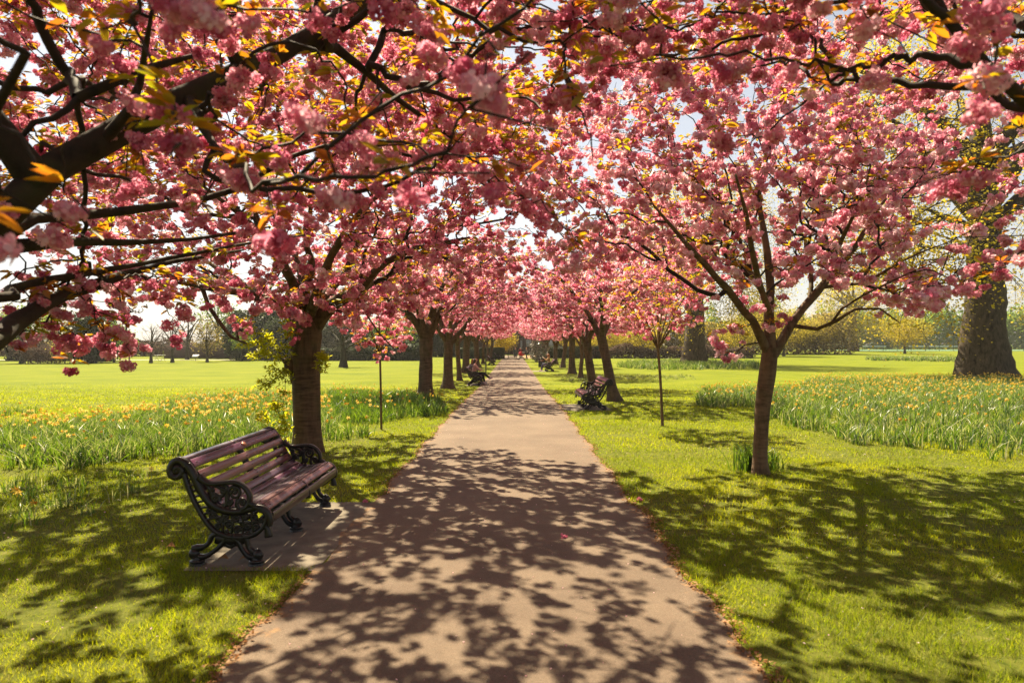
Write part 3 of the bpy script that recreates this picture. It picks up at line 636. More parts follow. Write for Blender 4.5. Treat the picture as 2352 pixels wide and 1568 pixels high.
def hero_right_near():
    g = np.random.default_rng(52); T = Tree(); B0 = np.array([4.6, 1.6, 0]); root = empty('cherry_tree', B0); fork = B0 + [-.1, .1, 1.9]
    limbs = [T.limb([B0 + [0, 0, -.1], B0 + [-.03, 0, .8], fork + [0, 0, .1]], [.24, .2, .21], att=2)]; fk = len(T.P) - 1
    L = lambda pts, r, att=.15: limbs.append(T.limb([fork if p is None else W(*p) for p in pts], r, fk, att))
    L([None, (2520, 330, 3.0), (2352, 212, 2.9), (2290, 168, 2.85), (2225, 118, 2.8), (2180, 52, 2.8), (2140, -40, 2.9), (2050, -150, 3.1)], [.1, .05, .042, .037, .032, .026, .02, .012])
    L([None, (2500, 100, 3.6), (2300, 30, 4.2), (2100, -20, 4.8), (1900, 10, 5.4), (1700, 25, 5.9), (1560, 60, 6.2)], [.1, .06, .045, .032, .022, .014, .008])
    L([None, (2700, 100, 3.8), (2500, -60, 4.6), (2300, -120, 5.6)], [.1, .06, .045, .03])
    L([None, (2650, 420, 4.2), (2480, 300, 5.0), (2330, 200, 5.6), (2200, 130, 6.2)], [.09, .05, .035, .024, .01])
    L([None, B0 + [.6, -1.2, 3.4], B0 + [1.2, -2, 4.2]] if False else [None, (3600, -300, 2.2), (3600, -900, 2.2)], [.09, .06, .04])
    limbs = [(q - B0, r) for q, r in limbs]; trunk_mesh('trunk', root, limbs, M['dark_bark'], 18, None)
    low = lambda X: prof(X, [1180, 1300, 1450, 1650, 1850, 2050, 2352, 2500], [60, 150, 180, 200, 210, 220, 235, 260])
    def keep(P):
        X, Y = px(P); d = np.linalg.norm(P - [0, 0, EYE], axis=1)
        return (P[:, 1] > -1.) & (((P[:, 1] > .6) & (d > 1.8) & (Y < low(X) + 20 * np.sin(X * .025))) | ((P[:, 1] <= .6) & (d > 1.9))) & (P[:, 2] > 2.4)
    pts = ell_points(1700, (3.5, 3.2, 4.2), (4.1, 4.1, 2.4), g, .25, 80, None, keep, .14)
    arch = ell_points(320, (1.6, 6.2, 4.9), (2.4, 1.9, 1.1), g, .1, 24, None, lambda P: keep(P), .2); pts = np.vstack([pts, arch])
    ext = [W(X, Y, d) + g.normal(0, s_, (m, 3)) for (X, Y, d, s_, m) in ((2290, 30, 1.95, .09, 6), (2060, 120, 2.3, .07, 2), (2200, 400, 3.6, .08, 4), (1690, 320, 3.9, .08, 3), (2330, 250, 3.0, .08, 4), (1960, 130, 3.2, .1, 4), (1830, 60, 3.4, .1, 5), (2250, 590, 4.9, .10, 5), (2270, 660, 5.0, .06, 3))]
    T.grow(np.vstack([pts] + ext), .28, .0030, .03)
    b = T.wood(6, 4, .012, 4); b.V = [v - B0 for v in b.V]; b.build('branches', M['twig'], root, True)
    sp = T.spurs(.13, .011, 6); sp = sp[np.linalg.norm(sp - [0, 0, EYE], axis=1) > 1.5]
    crown_mesh('crown', root, sp - B0, 0, g, .66, .5, .92, .9)
    return tag(root, 'cherry at the right edge whose dark bent branch enters the top right corner', 'tree', 'pink cherry trees lining the path')
def T1():
    g = np.random.default_rng(63); T = Tree(); B0 = G(707, 1037); root = empty('cherry_tree', B0); D0 = B0[1]
    limbs = [T.limb([W(707, 1046, D0), W(706, 985, D0), W(704, 900, D0), W(703, 835, D0), W(701, 790, D0), W(706, 748, D0), W(706, 722, D0)], [.25, .235, .228, .235, .24, .27, .22], att=2, step=.06)]; fk = len(T.P) - 1
    def L(pts, r, att=.15, frm=None): limbs.append(T.limb([W(X, Y, D0 + dd) for X, Y, dd in pts], r, fk, att))
    L([(690, 745, 0), (660, 714, 0), (625, 694, -.2), (585, 680, -.5), (547, 672, -.8), (482, 663, -1.2), (440, 655, -1.5), (400, 648, -1.8)], [.14, .11, .085, .07, .06, .045, .035, .022])
    L([(464, 659, -1.3), (477, 700, -1.3), (500, 732, -1.4), (523, 769, -1.4), (566, 789, -1.5)], [.035, .034, .03, .026, .016], .9)
    L([(547, 780, -1.45), (540, 758, -1.4), (552, 745, -1.4), (556, 762, -1.4)], [.02, .017, .013, .010], .9)
    L([(685, 735, 0), (640, 697, .4), (600, 672, .8), (562, 655, 1.2), (500, 615, 1.8), (440, 580, 2.3)], [.12, .09, .075, .065, .045, .02])
    L([(697, 735, 0), (690, 665, 0), (662, 632, -.3), (640, 600, -.6), (610, 540, -1.0), (580, 470, -1.3)], [.13, .085, .075, .065, .045, .02])
    L([(703, 730, 0), (697, 650, .3), (680, 590, .6), (655, 540, .9), (640, 470, 1.3)], [.11, .07, .06, .045, .02])
    L([(706, 730, 0), (700, 670, -.3), (718, 598, -.8), (700, 550, -1.1), (715, 480, -1.5), (700, 410, -1.7)], [.12, .075, .055, .05, .036, .016])
    L([(712, 735, 0), (741, 682, .3), (798, 624, .6), (814, 571, .8), (840, 500, 1.1), (860, 420, 1.2)], [.12, .085, .07, .055, .035, .015])
    L([(722, 752, 0), (748, 712, -.1), (790, 684, -.3), (822, 669, -.5), (858, 624, -.8), (934, 578, -1.1), (1010, 560, -1.3), (1080, 545, -1.4)], [.14, .105, .09, .08, .06, .045, .03, .014])
    L([(822, 669, -.5), (880, 640, .4), (960, 600, 1.0), (1050, 590, 1.5)], [.05, .04, .03, .015])
    L([(818, 678, -.5), (853, 742, -.4), (891, 790, -.3), (905, 800, -.3)], [.022, .015, .011, .008], .9)
    L([(706, 735, 0), (740, 640, -1.2), (800, 520, -2.0), (900, 420, -2.6)], [.1, .07, .05, .02]); L([(700, 735, 0), (650, 600, -1.4), (560, 500, -2.2), (470, 430, -2.8)], [.1, .07, .05, .02])
    limbs = [(q - B0, r) for q, r in limbs]
    fl = lambda th, z: .07 * np.exp(-np.maximum(z, 0) / .18)[:, None] * (.6 + .5 * np.cos(4 * th[None] + 1))
    tm = trunk_mesh('trunk', root, limbs, M['bark'], 28, fl, .022)
    b = MB(); b.ball((-.27, -.05, 1.48), .12, 14, 9, (1, 1, 1.35)); b.ball((-.33, -.09, 1.56), .07, 12, 8, (1.2, 1, .8)); b.ball((-.22, 0, 1.28), .09, 12, 8, (1, 1, 1.8)); b.build('burl', M['bark'], root, True)
    low = lambda X: prof(X, [150, 300, 400, 480, 560, 640, 690, 730, 800, 950, 1100, 1250], [640, 690, 690, 660, 690, 700, 735, 720, 760, 700, 640, 600])
    def keep(P):
        X, Y = px(P); return (Y < low(X) + 12 * np.sin(X * .05)) & (P[:, 2] > 2.15) & (P[:, 1] - .71 * P[:, 2] > np.where(P[:, 0] + .33 * P[:, 2] < -1.7, 4.9, 3.9) + .5 * np.sin(P[:, 0] * 3))
    pts = ell_points(2600, (B0[0] - .1, B0[1] - .4, 4.3), (4.4, 3.5, 3.3), g, .3, 110, None, keep, .13)
    ext = [W(X, Y, D0 + dd) + g.normal(0, s_, (m, 3)) for (X, Y, dd, s_, m) in ((700, 690, -.7, .16, 10), (550, 715, -1.5, .12, 5), (685, 755, -.6, .08, 3), (500, 690, -1.6, .12, 5), (640, 690, -1, .2, 10))]
    T.grow(np.vstack([pts] + ext), .3, .0033, .05)
    b = T.wood(6, 3, .02, 7); b.V = [v - B0 for v in b.V]; b.build('branches', M['twig'], root, True)
    crown_mesh('crown', root, T.spurs(.15, .015, 8) - B0, 1, g, .85, .5, 1.15, 1.05)
    # leafy suckers on and beside the trunk
    sh = MB(); lv = []
    stems = [[(655, 1040), (640, 990), (612, 962), (585, 955)], [(668, 1040), (660, 985), (640, 945), (628, 925)], [(672, 1035), (655, 1000), (650, 930), (655, 880), (640, 850), (612, 852)], [(665, 830), (640, 800), (605, 775), (575, 755), (560, 745)], [(660, 835), (630, 815), (600, 812), (575, 820)], [(662, 850), (640, 862), (618, 880), (590, 885)], [(658, 830), (655, 790), (665, 760), (660, 740)], [(735, 850), (742, 830), (738, 812)], [(662, 835), (625, 790), (590, 785), (556, 792)]]
    for st in stems:
        Q = crom(np.array([W(X, Y, D0 - .35 + .1 * g.normal()) for X, Y in st]), 6); Q += g.normal(0, .012, Q.shape); sh.tube(Q - B0, .005, 4, cap=False, mat=0)
        t = g.random(60) ** .75; q = np.stack([np.interp(t, np.linspace(0, 1, len(Q)), Q[:, i]) for i in range(3)], -1); lv.append(q + g.normal(0, .045, q.shape))
    lv = np.vstack(lv) - B0; v = g.integers(0, 6, len(lv))
    for q in range(6): V, F, Tt = scatter(*LP[1][q], lv[v == q], g, (0, 1.0), g.uniform(.45, .9, (v == q).sum()), .3); sh.add(V, F, Tt, 1)
    sh.build('sucker_shoots', [M['twig'], M['shoot_leaf']], root)
    return tag(root, 'stout cherry with burl and yellow-green suckers on its trunk, right behind the near bench', 'tree', 'pink cherry trees lining the path')
def R1():
    g = np.random.default_rng(74); T = Tree(); B0 = G(1744, 1088); root = empty('cherry_tree', B0); D0 = B0[1]
    limbs = [T.limb([W(1744, 1098, D0), W(1745, 1060, D0), W(1752, 940, D0), W(1764, 850, D0), W(1768, 815, D0), W(1770, 798, D0)], [.105, .097, .100, .106, .118, .112], att=2, step=.06)]; fk = len(T.P) - 1
    def L(pts, r, att=.15): limbs.append(T.limb([W(X, Y, D0 + dd) for X, Y, dd in pts], r, fk, att))
    L([(1762, 808, 0), (1740, 755, -.2), (1706, 713, -.5), (1675, 672, -.8), (1650, 644, -1.0), (1612, 600, -1.3), (1560, 540, -1.6), (1500, 470, -1.8)], [.07, .056, .05, .045, .04, .034, .024, .012])
    L([(1769, 805, 0), (1769, 713, 0), (1770, 679, 0), (1764, 609, .1), (1755, 540, .2), (1745, 440, .3), (1760, 350, .3)], [.085, .068, .06, .052, .042, .026, .012])
    L([(1762, 690, 0), (1732, 640, .5), (1709, 606, .9), (1670, 590, 1.3), (1600, 520, 2.0)], [.045, .04, .035, .028, .012])
    L([(1768, 720, 0), (1740, 640, -1.0), (1720, 520, -1.8), (1690, 400, -2.4)], [.05, .04, .03, .012])
    L([(1776, 812, 0), (1814, 755, .1), (1845, 703, .2), (1884, 661, .3), (1922, 619, .4), (1968, 560, .5), (2010, 490, .5), (2065, 415, .5)], [.08, .062, .056, .052, .046, .038, .028, .012])
    L([(1822, 748, .1), (1870, 757, 0), (1905, 748, -.1), (1932, 727, -.3), (1978, 706, -.5), (2030, 712, -.7), (2068, 742, -.8)], [.034, .028, .026, .022, .018, .013, .007], .45)
    L([(1905, 748, -.1), (1915, 725, -.2), (1960, 690, -.4), (2060, 640, -.8), (2150, 600, -1)], [.018, .016, .014, .01, .006], .3)
    L([(1884, 661, .3), (1948, 653, .1), (1994, 644, -.2), (2090, 590, -.4), (2170, 560, -.5)], [.03, .024, .02, .014, .008], .2)
    L([(1750, 785, 0), (1734, 772, -.1), (1706, 797, -.2), (1664, 830, -.3)], [.018, .012, .009, .005], .9)
    L([(1860, 690, .2), (1862, 620, .6), (1850, 540, 1.2), (1880, 450, 1.6)], [.04, .03, .025, .01]); L([(1900, 640, .3), (1930, 560, -.8), (1980, 450, -1.6), (2000, 380, -1.9)], [.04, .03, .022, .01])
    limbs = [(q - B0, r) for q, r in limbs]; trunk_mesh('trunk', root, limbs, M['young_bark'], 20, flare_fn(0, .055, 3, 1, .12), .035)
    low = lambda X: prof(X, [1250, 1350, 1450, 1550, 1620, 1700, 1770, 1850, 1950, 2050, 2150, 2250, 2350], [600, 620, 600, 600, 640, 650, 640, 620, 640, 700, 700, 640, 560])
    def keep(P):
        X, Y = px(P); return (Y < low(X) + 15 * np.sin(X * .06)) & (Y > 10) & (P[:, 2] > 2.0) & (P[:, 1] - .71 * P[:, 2] > 4.8 + .5 * np.sin(P[:, 0] * 3)) & ~((X > 2150 + 70 * np.sin(Y * .019 + 1) + 40 * np.sin(Y * .05)) & (Y > 240) & (g.random(len(P)) < .85))
    pts = ell_points(2300, (B0[0] + .4, B0[1] - .2, 4.35), (3.9, 3.7, 3.3), g, .25, 100, None, keep, .13)
    ext = [W(X, Y, D0 + dd) + g.normal(0, s_, (m, 3)) for (X, Y, dd, s_, m) in ((1720, 700, -.5, .14, 5), (1690, 760, -.3, .1, 5), (1665, 800, -.4, .08, 4), (1640, 770, -.4, .08, 4), (1700, 800, -.3, .06, 3), (1770, 650, -.4, .1, 4), (1800, 700, -.2, .12, 4), (2100, 690, -1, .2, 6), (1630, 690, -1, .12, 4))]
    T.grow(np.vstack([pts] + ext), .3, .0030, .035)
    b = T.wood(6, 3, .018, 9); b.V = [v - B0 for v in b.V]; b.build('branches', M['twig'], root, True)
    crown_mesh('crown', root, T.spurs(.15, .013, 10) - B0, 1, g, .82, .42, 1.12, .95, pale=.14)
    return tag(root, 'slender cherry forking low in three on the near right lawn, leaf tuft at its foot', 'tree', 'pink cherry trees lining the path')
hero_left(); hero_right_near(); T1(); R1()
# generic cherries
def place(o, xy, rz, sc=1.0, label=None):
    o.location = (float(xy[0]), float(xy[1]), float(gz(xy[1]))); o.rotation_euler = (0, 0, rz); o.scale = (sc, sc, sc * (.97 + .06 * random.random()))
    return tag(o, label, 'tree', 'pink cherry trees lining the path')
def at(X, Y): return G(X, Y)[:2]
pA = cherry_tree(301, 2.0, .24, 3.9, 6.3, 2.15, 1, 900, (.05, .05), .17, 6, bs=1.25)
place(pA, at(977, 916), .4, 1, 'thick-trunked cherry on the left with roots spreading into the daffodils')
pB = cherry_tree(302, 2.1, .16, 3.6, 6.0, 2.1, 1, 750, (-.45, .1), .17, 4, bs=1.25, shift=(-.3, 0))
place(pB, at(1413, 921), 0, 1, 'leaning cherry behind the right-hand bench, bare roots at its foot')
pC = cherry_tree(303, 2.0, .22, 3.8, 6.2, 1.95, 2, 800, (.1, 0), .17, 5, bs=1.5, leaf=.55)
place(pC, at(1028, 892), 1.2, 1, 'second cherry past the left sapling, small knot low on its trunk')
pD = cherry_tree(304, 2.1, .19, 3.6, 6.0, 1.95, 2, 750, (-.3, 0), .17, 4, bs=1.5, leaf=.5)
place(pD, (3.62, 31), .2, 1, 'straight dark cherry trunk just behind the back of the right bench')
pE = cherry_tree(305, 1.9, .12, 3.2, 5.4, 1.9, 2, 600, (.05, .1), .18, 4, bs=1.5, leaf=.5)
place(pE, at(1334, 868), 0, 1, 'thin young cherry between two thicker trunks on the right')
spots = [(pE, (-3.05, 38.5), 2.1, 1.1, 'slim pale-barked cherry left of the couple on the bench'),
 (pC, (-3.45, 49), .5, 1.15, 'thick cherry trunk directly behind the two girls on the bench'),
 (pD, (4.05, 47.5), 1.5, 1.15, 'stout cherry on the right with gnarled top, next to the thin young one'),
 (pC, (-3.3, 61), 3.1, 1.1, 'knobbly cherry with a burl, left row beyond the couple'),
 (pD, (4.3, 60), 3.6, 1.0, 'leaning dark cherry just right of the reading woman'),
 (pE, (-3.2, 71), 4.4, 1.15, 'slender cherry beside the empty bench far down the left side'),
 (pC, (4.25, 70), 5.2, 1.0, 'cherry behind the reading woman and the litter bin'),
 (pD, (3.7, 81), .9, 1.1, 'cherry by the white-flowering bush far down the right side'),
 (pE, (-3.1, 82), 1.4, 1.2, 'last cherry but one on the left before the clipped hedge'),
 (pD, (-3.2, 93), 2.8, 1.1, 'last cherry on the left, against the clipped hedge'),
 (pC, (4.6, 93), 4.0, 1.05, 'last cherry on the right before the far building')]
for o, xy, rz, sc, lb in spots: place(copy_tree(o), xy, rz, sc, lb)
# second line of cherries closing the gaps between the two rows
def sapling(seed, X, Y, hf, Rc, ztop, zbot, n, label, r0=.032, blossom=.95, leaf=.7):
    g = np.random.default_rng(seed); T = Tree(); B0 = G(X, Y); root = empty('cherry_sapling', B0)
    lean = -.1 if X > 1180 else -.03
    limbs = [T.limb([(0, 0, -.05), (lean * .4, 0, hf * .5), (lean, 0, hf)], [r0, r0 * .9, r0 * .85], att=2, step=.1)]; fk = len(T.P) - 1
    for k in range(7):
        a = k * 2.4; e = np.array([math.cos(a), math.sin(a), 0]) * Rc * g.uniform(.5, .8); z = g.uniform(.55, .95) * (ztop - hf)
        limbs.append(T.limb([(lean, 0, hf - .02), np.array([lean, 0, hf]) + e * .35 + [0, 0, z * .4], np.array([lean, 0, hf]) + e + [0, 0, z]], [r0 * .6, r0 * .4, r0 * .15], fk, .15))
    limbs.append(T.limb([(lean, 0, hf), (lean * 1.2, 0, ztop * .9)], [r0 * .6, .008], fk, .2))
    trunk_mesh('trunk', root, limbs, M['young_bark'], 12, None, .02)
    pts = ell_points(n, (lean, 0, (ztop + zbot) / 2), (Rc, Rc, (ztop - zbot) / 2), g, .3, 26, None, None, .2)
    T.grow(pts, .3, .0025, .012); T.wood(4, 2, .012, seed).build('branches', M['twig'], root, True)
    crown_mesh('crown', root, T.spurs(.15, .01, seed), 1, g, blossom, leaf, 1.05)
    return tag(root, label, 'tree', 'young staked cherry saplings')
sapling(91, 876, 986, 1.62, .62, 2.7, 1.5, 60, 'thin cherry sapling on the left, low blossom ending just above its stem', .026)
sapling(92, 1522, 979, 1.75, 1.35, 3.9, 1.95, 210, 'thin cherry sapling with V-shaped pink crown on the right lawn', .034, .8, .95)
# ------------------------------------------------------------------ beds
fbL = lambda X, Y: np.clip(.15 + .85 * np.exp(-((Y - np.interp(X, [0, 300, 650, 900], [985 + 15, 960 + 15, 948, 930])) / 26) ** 2), 0, 1)
bed('daffodil_bed', 'long bed of fading orange-yellow daffodils behind the near bench', [(-60, 1085), (150, 1090), (300, 1068), (420, 1040), (640, 1030), (790, 1012), (800, 985), (740, 960), (700, 925), (600, 915), (380, 935), (330, 962), (0, 1000), (-60, 1005)], 25000, 640, 400, .39, .015, .26, fbL)
bed('daffodil_bed', 'dark green daffodil clumps between the near cherry trunk and the left sapling', [(760, 975), (860, 975), (1000, 955), (1005, 935), (940, 910), (740, 905), (720, 940)], 6500, 100, 401, .38, .016, .04)
bed('daffodil_bed', 'large bed of yellow daffodils on the right lawn before the giant plane', [(1625, 930), (1740, 950), (1790, 985), (1880, 1008), (2050, 1030), (2230, 1040), (2300, 1075), (2500, 1110), (2560, 900), (2300, 872), (1860, 876), (1850, 896), (1640, 900)], 40000, 1500, 402, .41, .017, .3, lambda X, Y: np.clip(1.15 - (Y - 880) / 140, .08, 1))
bed('daffodil_bed', 'silvery green daffodil leaves round the foot of the second plane', [(1425, 846), (1520, 850), (1745, 848), (1745, 834), (1600, 830), (1430, 834)], 7500, 0, 403, .6, .035, .3, None, 2)
bed('daffodil_bed', 'narrow distant strip of daffodil leaves left of the giant plane trunk', [(1990, 828), (2200, 831), (2200, 823), (1990, 823)], 3500, 30, 404, .62, .045, .35, None, 2)
bed('daffodil_bed', 'small sparse clump of leaves at the left edge of the open field', [(-20, 962), (80, 958), (80, 948), (-20, 950)], 260, 5, 405, .3, .012, .3)
bed('fallen_leaves', 'flattened pale strap leaves on the lawn left of the near bench', [(-40, 1240), (120, 1200), (330, 1150), (420, 1100), (200, 1100), (-40, 1110)], 520, 4, 406, .20, .010, .35)
bed('white_flowers', 'pale spring flowers scattered in the grass between the right-hand cherries', [(1300, 875), (1600, 872), (1600, 862), (1290, 862)], 1800, 0, 407, .16, .02, .85, None, 2)
def tuft(name, X, Y, n, h, seed, label, wd=.016, lean=.48):
    g = np.random.default_rng(seed); c = G(X, Y); P = c + np.concatenate([g.normal(0, .11, (n, 2)), np.zeros((n, 1))], 1)
    V, F, T = blades(P - c, h * g.uniform(.6, 1.1, n), np.full(n, wd), np.clip(g.normal(.3, .2, n), 0, .8), lean, segs=4, g=g, droop=.25)
    o = link(name, mesh_np(name, V, F, M['strap'], None, T)); o.location = c; return tag(o, label, 'plant')
tuft('leaf_tuft', 1724, 1080, 190, .50, 5, 'tuft of strap leaves at the foot of the slender right cherry')
tuft('leaf_tuft', 1766, 1078, 110, .42, 6, 'smaller spray of strap leaves just right of the slender cherry stem', .011)
tuft('leaf_tuft', 840, 968, 60, .16, 7, 'low dark grass tuft beside the left sapling', .012)
# ------------------------------------------------------------------ litter, daisies, petals
def flakes(name, pts, size, mat, g, label, cat, tint=(0, 1)):
    n = len(pts); pv = np.array([(-.5, -.35, 0), (.5, -.3, .12), (.6, .35, 0), (-.4, .4, .1)]); pf = np.array([[0, 1, 2, 3]]); 
    V, F, T = scatter(pv, pf, np.zeros(4), pts, g, (0, .7), size * g.uniform(.5, 1.4, n), 0)
    T = np.repeat(g.uniform(*tint, n), 4); o = link(name, mesh_np(name, V, F, mat, None, T)); return tag(o, label, cat, kind='stuff')
g = np.random.default_rng(17); n = 5500; y = 3 + 27 * g.random(n) ** 1.6; sd = (g.random(n) < .5) & ((y < 5.5) | (y > 8))
x = np.where(sd, PL + edge(y, 1.), PR + edge(y, 4.)) + np.where(sd, 1, -1) * g.normal(-.01, .035, n)
flakes('leaf_litter', np.stack([x, y, gz(y) + .014 + .01 * g.random(n)], -1), .019, M['litter'], g, 'rusty petals and dead leaves gathered along both path edges', 'leaf litter')
n = 420; y = 3 + 14 * g.random(n); x = g.uniform(-1.5, 1.3, n)
flakes('petal_litter', np.stack([x, y, gz(y) + .03], -1), .009, M['petal'], g, 'tiny fallen pink petals scattered over the tarmac path', 'petals', (.2, .9))
n = 900; y = 4 + 16 * g.random(n); x = g.uniform(-1, 1, n) * .78 * y; P = np.stack([x, y, gz(y) + .035], -1); P = P[offpath(P)]
flakes('petal_litter', P, .014, M['petal'], g, 'pale petals lying on the sunlit lawn', 'petals', (.8, 1))
for X, Y, lb in ((1296, 1240, 'magenta fallen blossom in the middle of the path'), (838, 1157, 'small pink blossom fallen at the left path edge'), (1470, 1152, 'pink blossom fallen at the right path edge')):
    c = G(X, Y); b = MB(); V, F, T = scatter(*BP[0][1], np.array([[0, 0, .06]]), g, (0, .2), .45, .0); b.add(V, F, T * .5)
    o = b.build('fallen_blossom', M['petal']); o.location = c + np.array([0, 0, -.0]); tag(o, lb, 'blossom', 'fallen blossoms on the path')
for X, Y, lb in ((390, 1262, 'dry tan leaf standing in the grass left of the bench foot'), (512, 1290, 'curled brown leaf on the slab under the bench'), (560, 1085 + 205, 'thin dead leaf on the slab by the front foot')):
    c = G(X, Y); b = MB(); s_ = .05
    b.add([(-s_, 0, 0), (0, -.02, .03), (s_, 0, .015), (.01, .02, s_ * 1.2), (0, 0, .03)], [[0, 1, 4, 4], [1, 2, 4, 4], [2, 3, 4, 4], [3, 0, 4, 4]], .6)
    o = b.build('dead_leaf', M['litter']); o.location = c + np.array([0, 0, .012]); tag(o, lb, 'leaf')
# ------------------------------------------------------------------ the benches
def zz(x, y): return ((x - 865) / 1069, (1385 - y) / 1069)
def Z(pts): return [zz(*p) for p in pts]
def spiral(cx, cy, r0, r1, a0, turns, n=22):
    t = np.linspace(0, 1, n); a = np.radians(a0) + t * turns * 2 * PI; r = r0 + (r1 - r0) * t
    return [zz(cx + math.cos(q) * w_, cy + math.sin(q) * w_) for q, w_ in zip(a, r)]
BACK = [(160, 458), (205, 470), (250, 505), (300, 585), (345, 680), (395, 770), (460, 845), (540, 890), (630, 912), (720, 912), (800, 890), (870, 878), (930, 893), (970, 935), (985, 990), (985, 1040)]
def legs(b, y):
    th = .045
    b.bar(Z([(520, 1100), (470, 1130), (440, 1190), (395, 1225), (330, 1240), (290, 1245)]), [.045, .034, .03, .034, .05, .04], th, y)
    b.bar(Z([(600, 1130), (560, 1200), (480, 1270), (410, 1312), (340, 1318)]), [.05, .034, .03, .032, .04], th, y)
    b.bar(Z([(640, 1130), (700, 1180), (740, 1250), (790, 1310), (850, 1325)]), [.045, .034, .028, .032, .04], th, y)
    b.bar(Z([(740, 1120), (775, 1160), (795, 1230), (840, 1272), (885, 1268)]), [.045, .034, .028, .034, .04], th, y)
    for cx, cy in ((308, 1290), (878, 1300)):
        u, h = zz(cx, cy)
        b.ball((u, y, h), .047, 14, 9, (1, .75, 1))
    for cx in (335, 865):
        u, h = zz(cx, 1385); b.ball((u, y, .028), .066, 14, 6, (1, .8, .30)); b.tube([(u, y, 0.0), (u, y, .018)], [.068, .062], 14); b.tube([(u, y, .01), (u, y, .06)], [.045, .03], 10)
    b.bar(Z([(500, 1150), (590, 1165), (700, 1160), (790, 1135)]), [.06, .085, .085, .06], th * .9, y)
    b.bar(Z([(590, 1200), (640, 1222), (670, 1200)]), .03, th * .8, y)
def end_frame(b, y, arm=True):
    th = .05
    legs(b, y)
    b.bar(Z(BACK), [.04, .05, .052, .05, .048, .045, .045, .045, .045, .045, .045, .045, .045, .04, .03], th, y)                # front band carrying the slats
    b.bar(Z([(212, 560), (245, 660), (290, 780), (340, 880), (400, 980), (470, 1065), (560, 1118), (660, 1142), (760, 1140), (850, 1115), (915, 1065), (950, 1000), (955, 940), (915, 905), (870, 898)]), [.034, .03, .028, .028, .028, .03, .032, .032, .03, .028, .026, .024, .02], th, y)   # rear rail and belly
    b.bar(Z([(240, 500), (215, 470), (165, 452), (120, 475), (92, 530), (105, 585), (150, 605), (190, 585), (202, 545), (180, 515), (150, 520), (140, 545), (158, 558)]), [.06, .05, .045, .04, .04, .04, .04, .035, .03, .028, .024, .02], th * 1.15, y)  # head scroll
    u, h = zz(150, 535); b.ball((u, y, h), .055, 14, 8, (1, .4, 1))
    for k in range(9):       # beaded rungs between back rails
        t = k / 8; xa = 262 + 190 * t; ya = 585 + 400 * t; 
        f0 = np.interp(ya, [560, 660, 780, 880, 980, 1065], [212, 245, 290, 340, 400, 470]); f1 = np.interp(ya - 20, [470, 505, 585, 680, 770, 845, 890], [205, 250, 300, 345, 395, 460, 540])
        b.bar([zz(f0, ya), zz((f0 + f1) / 2, ya - 14), zz(f1, ya - 22)], .014, th * .6, y)
    for (cx, cy, r, a, s_) in ((470, 940, 32, 0, 1.3), (530, 985, 36, 120, -1.4), (520, 1050, 26, 200, 1.3), (600, 960, 26, 60, 1.3), (620, 1030, 42, 180, 1.5), (690, 975, 34, 0, -1.4), (700, 1070, 38, 90, 1.4), (760, 960, 30, 220, 1.4), (790, 1040, 36, 300, -1.5), (850, 970, 36, 20, 1.4), (870, 1050, 30, 100, 1.3), (910, 985, 22, 0, 1.2), (440, 900, 20, 60, 1.2), (600, 1090, 20, 0, 1.2), (790, 1095, 18, 0, 1.2), (655, 935, 16, 0, 1.2)):
        b.bar(spiral(cx, cy, r, r * .25, a, s_), [.017, .016, .013, .012], th * .55, y, 1); u, h = zz(cx, cy); b.ball((u, y, h), r * .3 / 1069 + .004, 8, 5, (1, .9, 1))
    for p in ([(440, 860), (500, 940), (560, 1010), (560, 1100)], [(560, 905), (570, 980), (660, 1000), (740, 1010), (850, 1010), (940, 1000)], [(640, 925), (650, 1000), (640, 1120)], [(740, 915), (745, 990), (740, 1130)], [(820, 895), (830, 1000), (840, 1100)]): b.bar(Z(p), .014, th * .5, y)
    b.bar(Z([(925, 1040), (960, 1060), (975, 1140)]), [.03, .035, .05], .04, y)
    if arm:
        b.bar(Z([(350, 600), (400, 640), (460, 662), (540, 658), (620, 650), (690, 655), (755, 690), (798, 750), (805, 815), (780, 865), (735, 895)]), [.05, .036, .03, .028, .03, .03, .03, .03, .028, .03, .035], th * 1.2, y)
        b.bar(Z([(800, 830), (815, 845), (840, 855), (845, 880)]), [.03, .045, .04, .03], th * 1.2, y)
        for (cx, cy, r, a, s_) in ((670, 745, 62, 200, 1.5), (500, 800, 36, 30, -1.4), (740, 830, 34, 180, 1.3), (570, 720, 26, 0, 1.3), (470, 720, 22, 90, 1.2), (620, 830, 30, 300, 1.3), (680, 700, 18, 0, 1.2)):
            b.bar(spiral(cx, cy, r, r * .25, a, s_), [.024, .02, .016, .014], th * .6, y, 1); u, h = zz(cx, cy); b.ball((u, y, h), r * .25 / 1069 + .005, 8, 5, (1, .9, 1))
        for p in ([(400, 650), (440, 700), (470, 780), (440, 830)], [(440, 670), (520, 690), (600, 740), (610, 830), (640, 900)], [(540, 665), (600, 690), (610, 760)], [(560, 880), (600, 840), (590, 760)], [(430, 690), (500, 760), (560, 770), (600, 700)], [(700, 780), (690, 850), (720, 900)]): b.bar(Z(p), [.012, .024, .026, .014], th * .5, y)
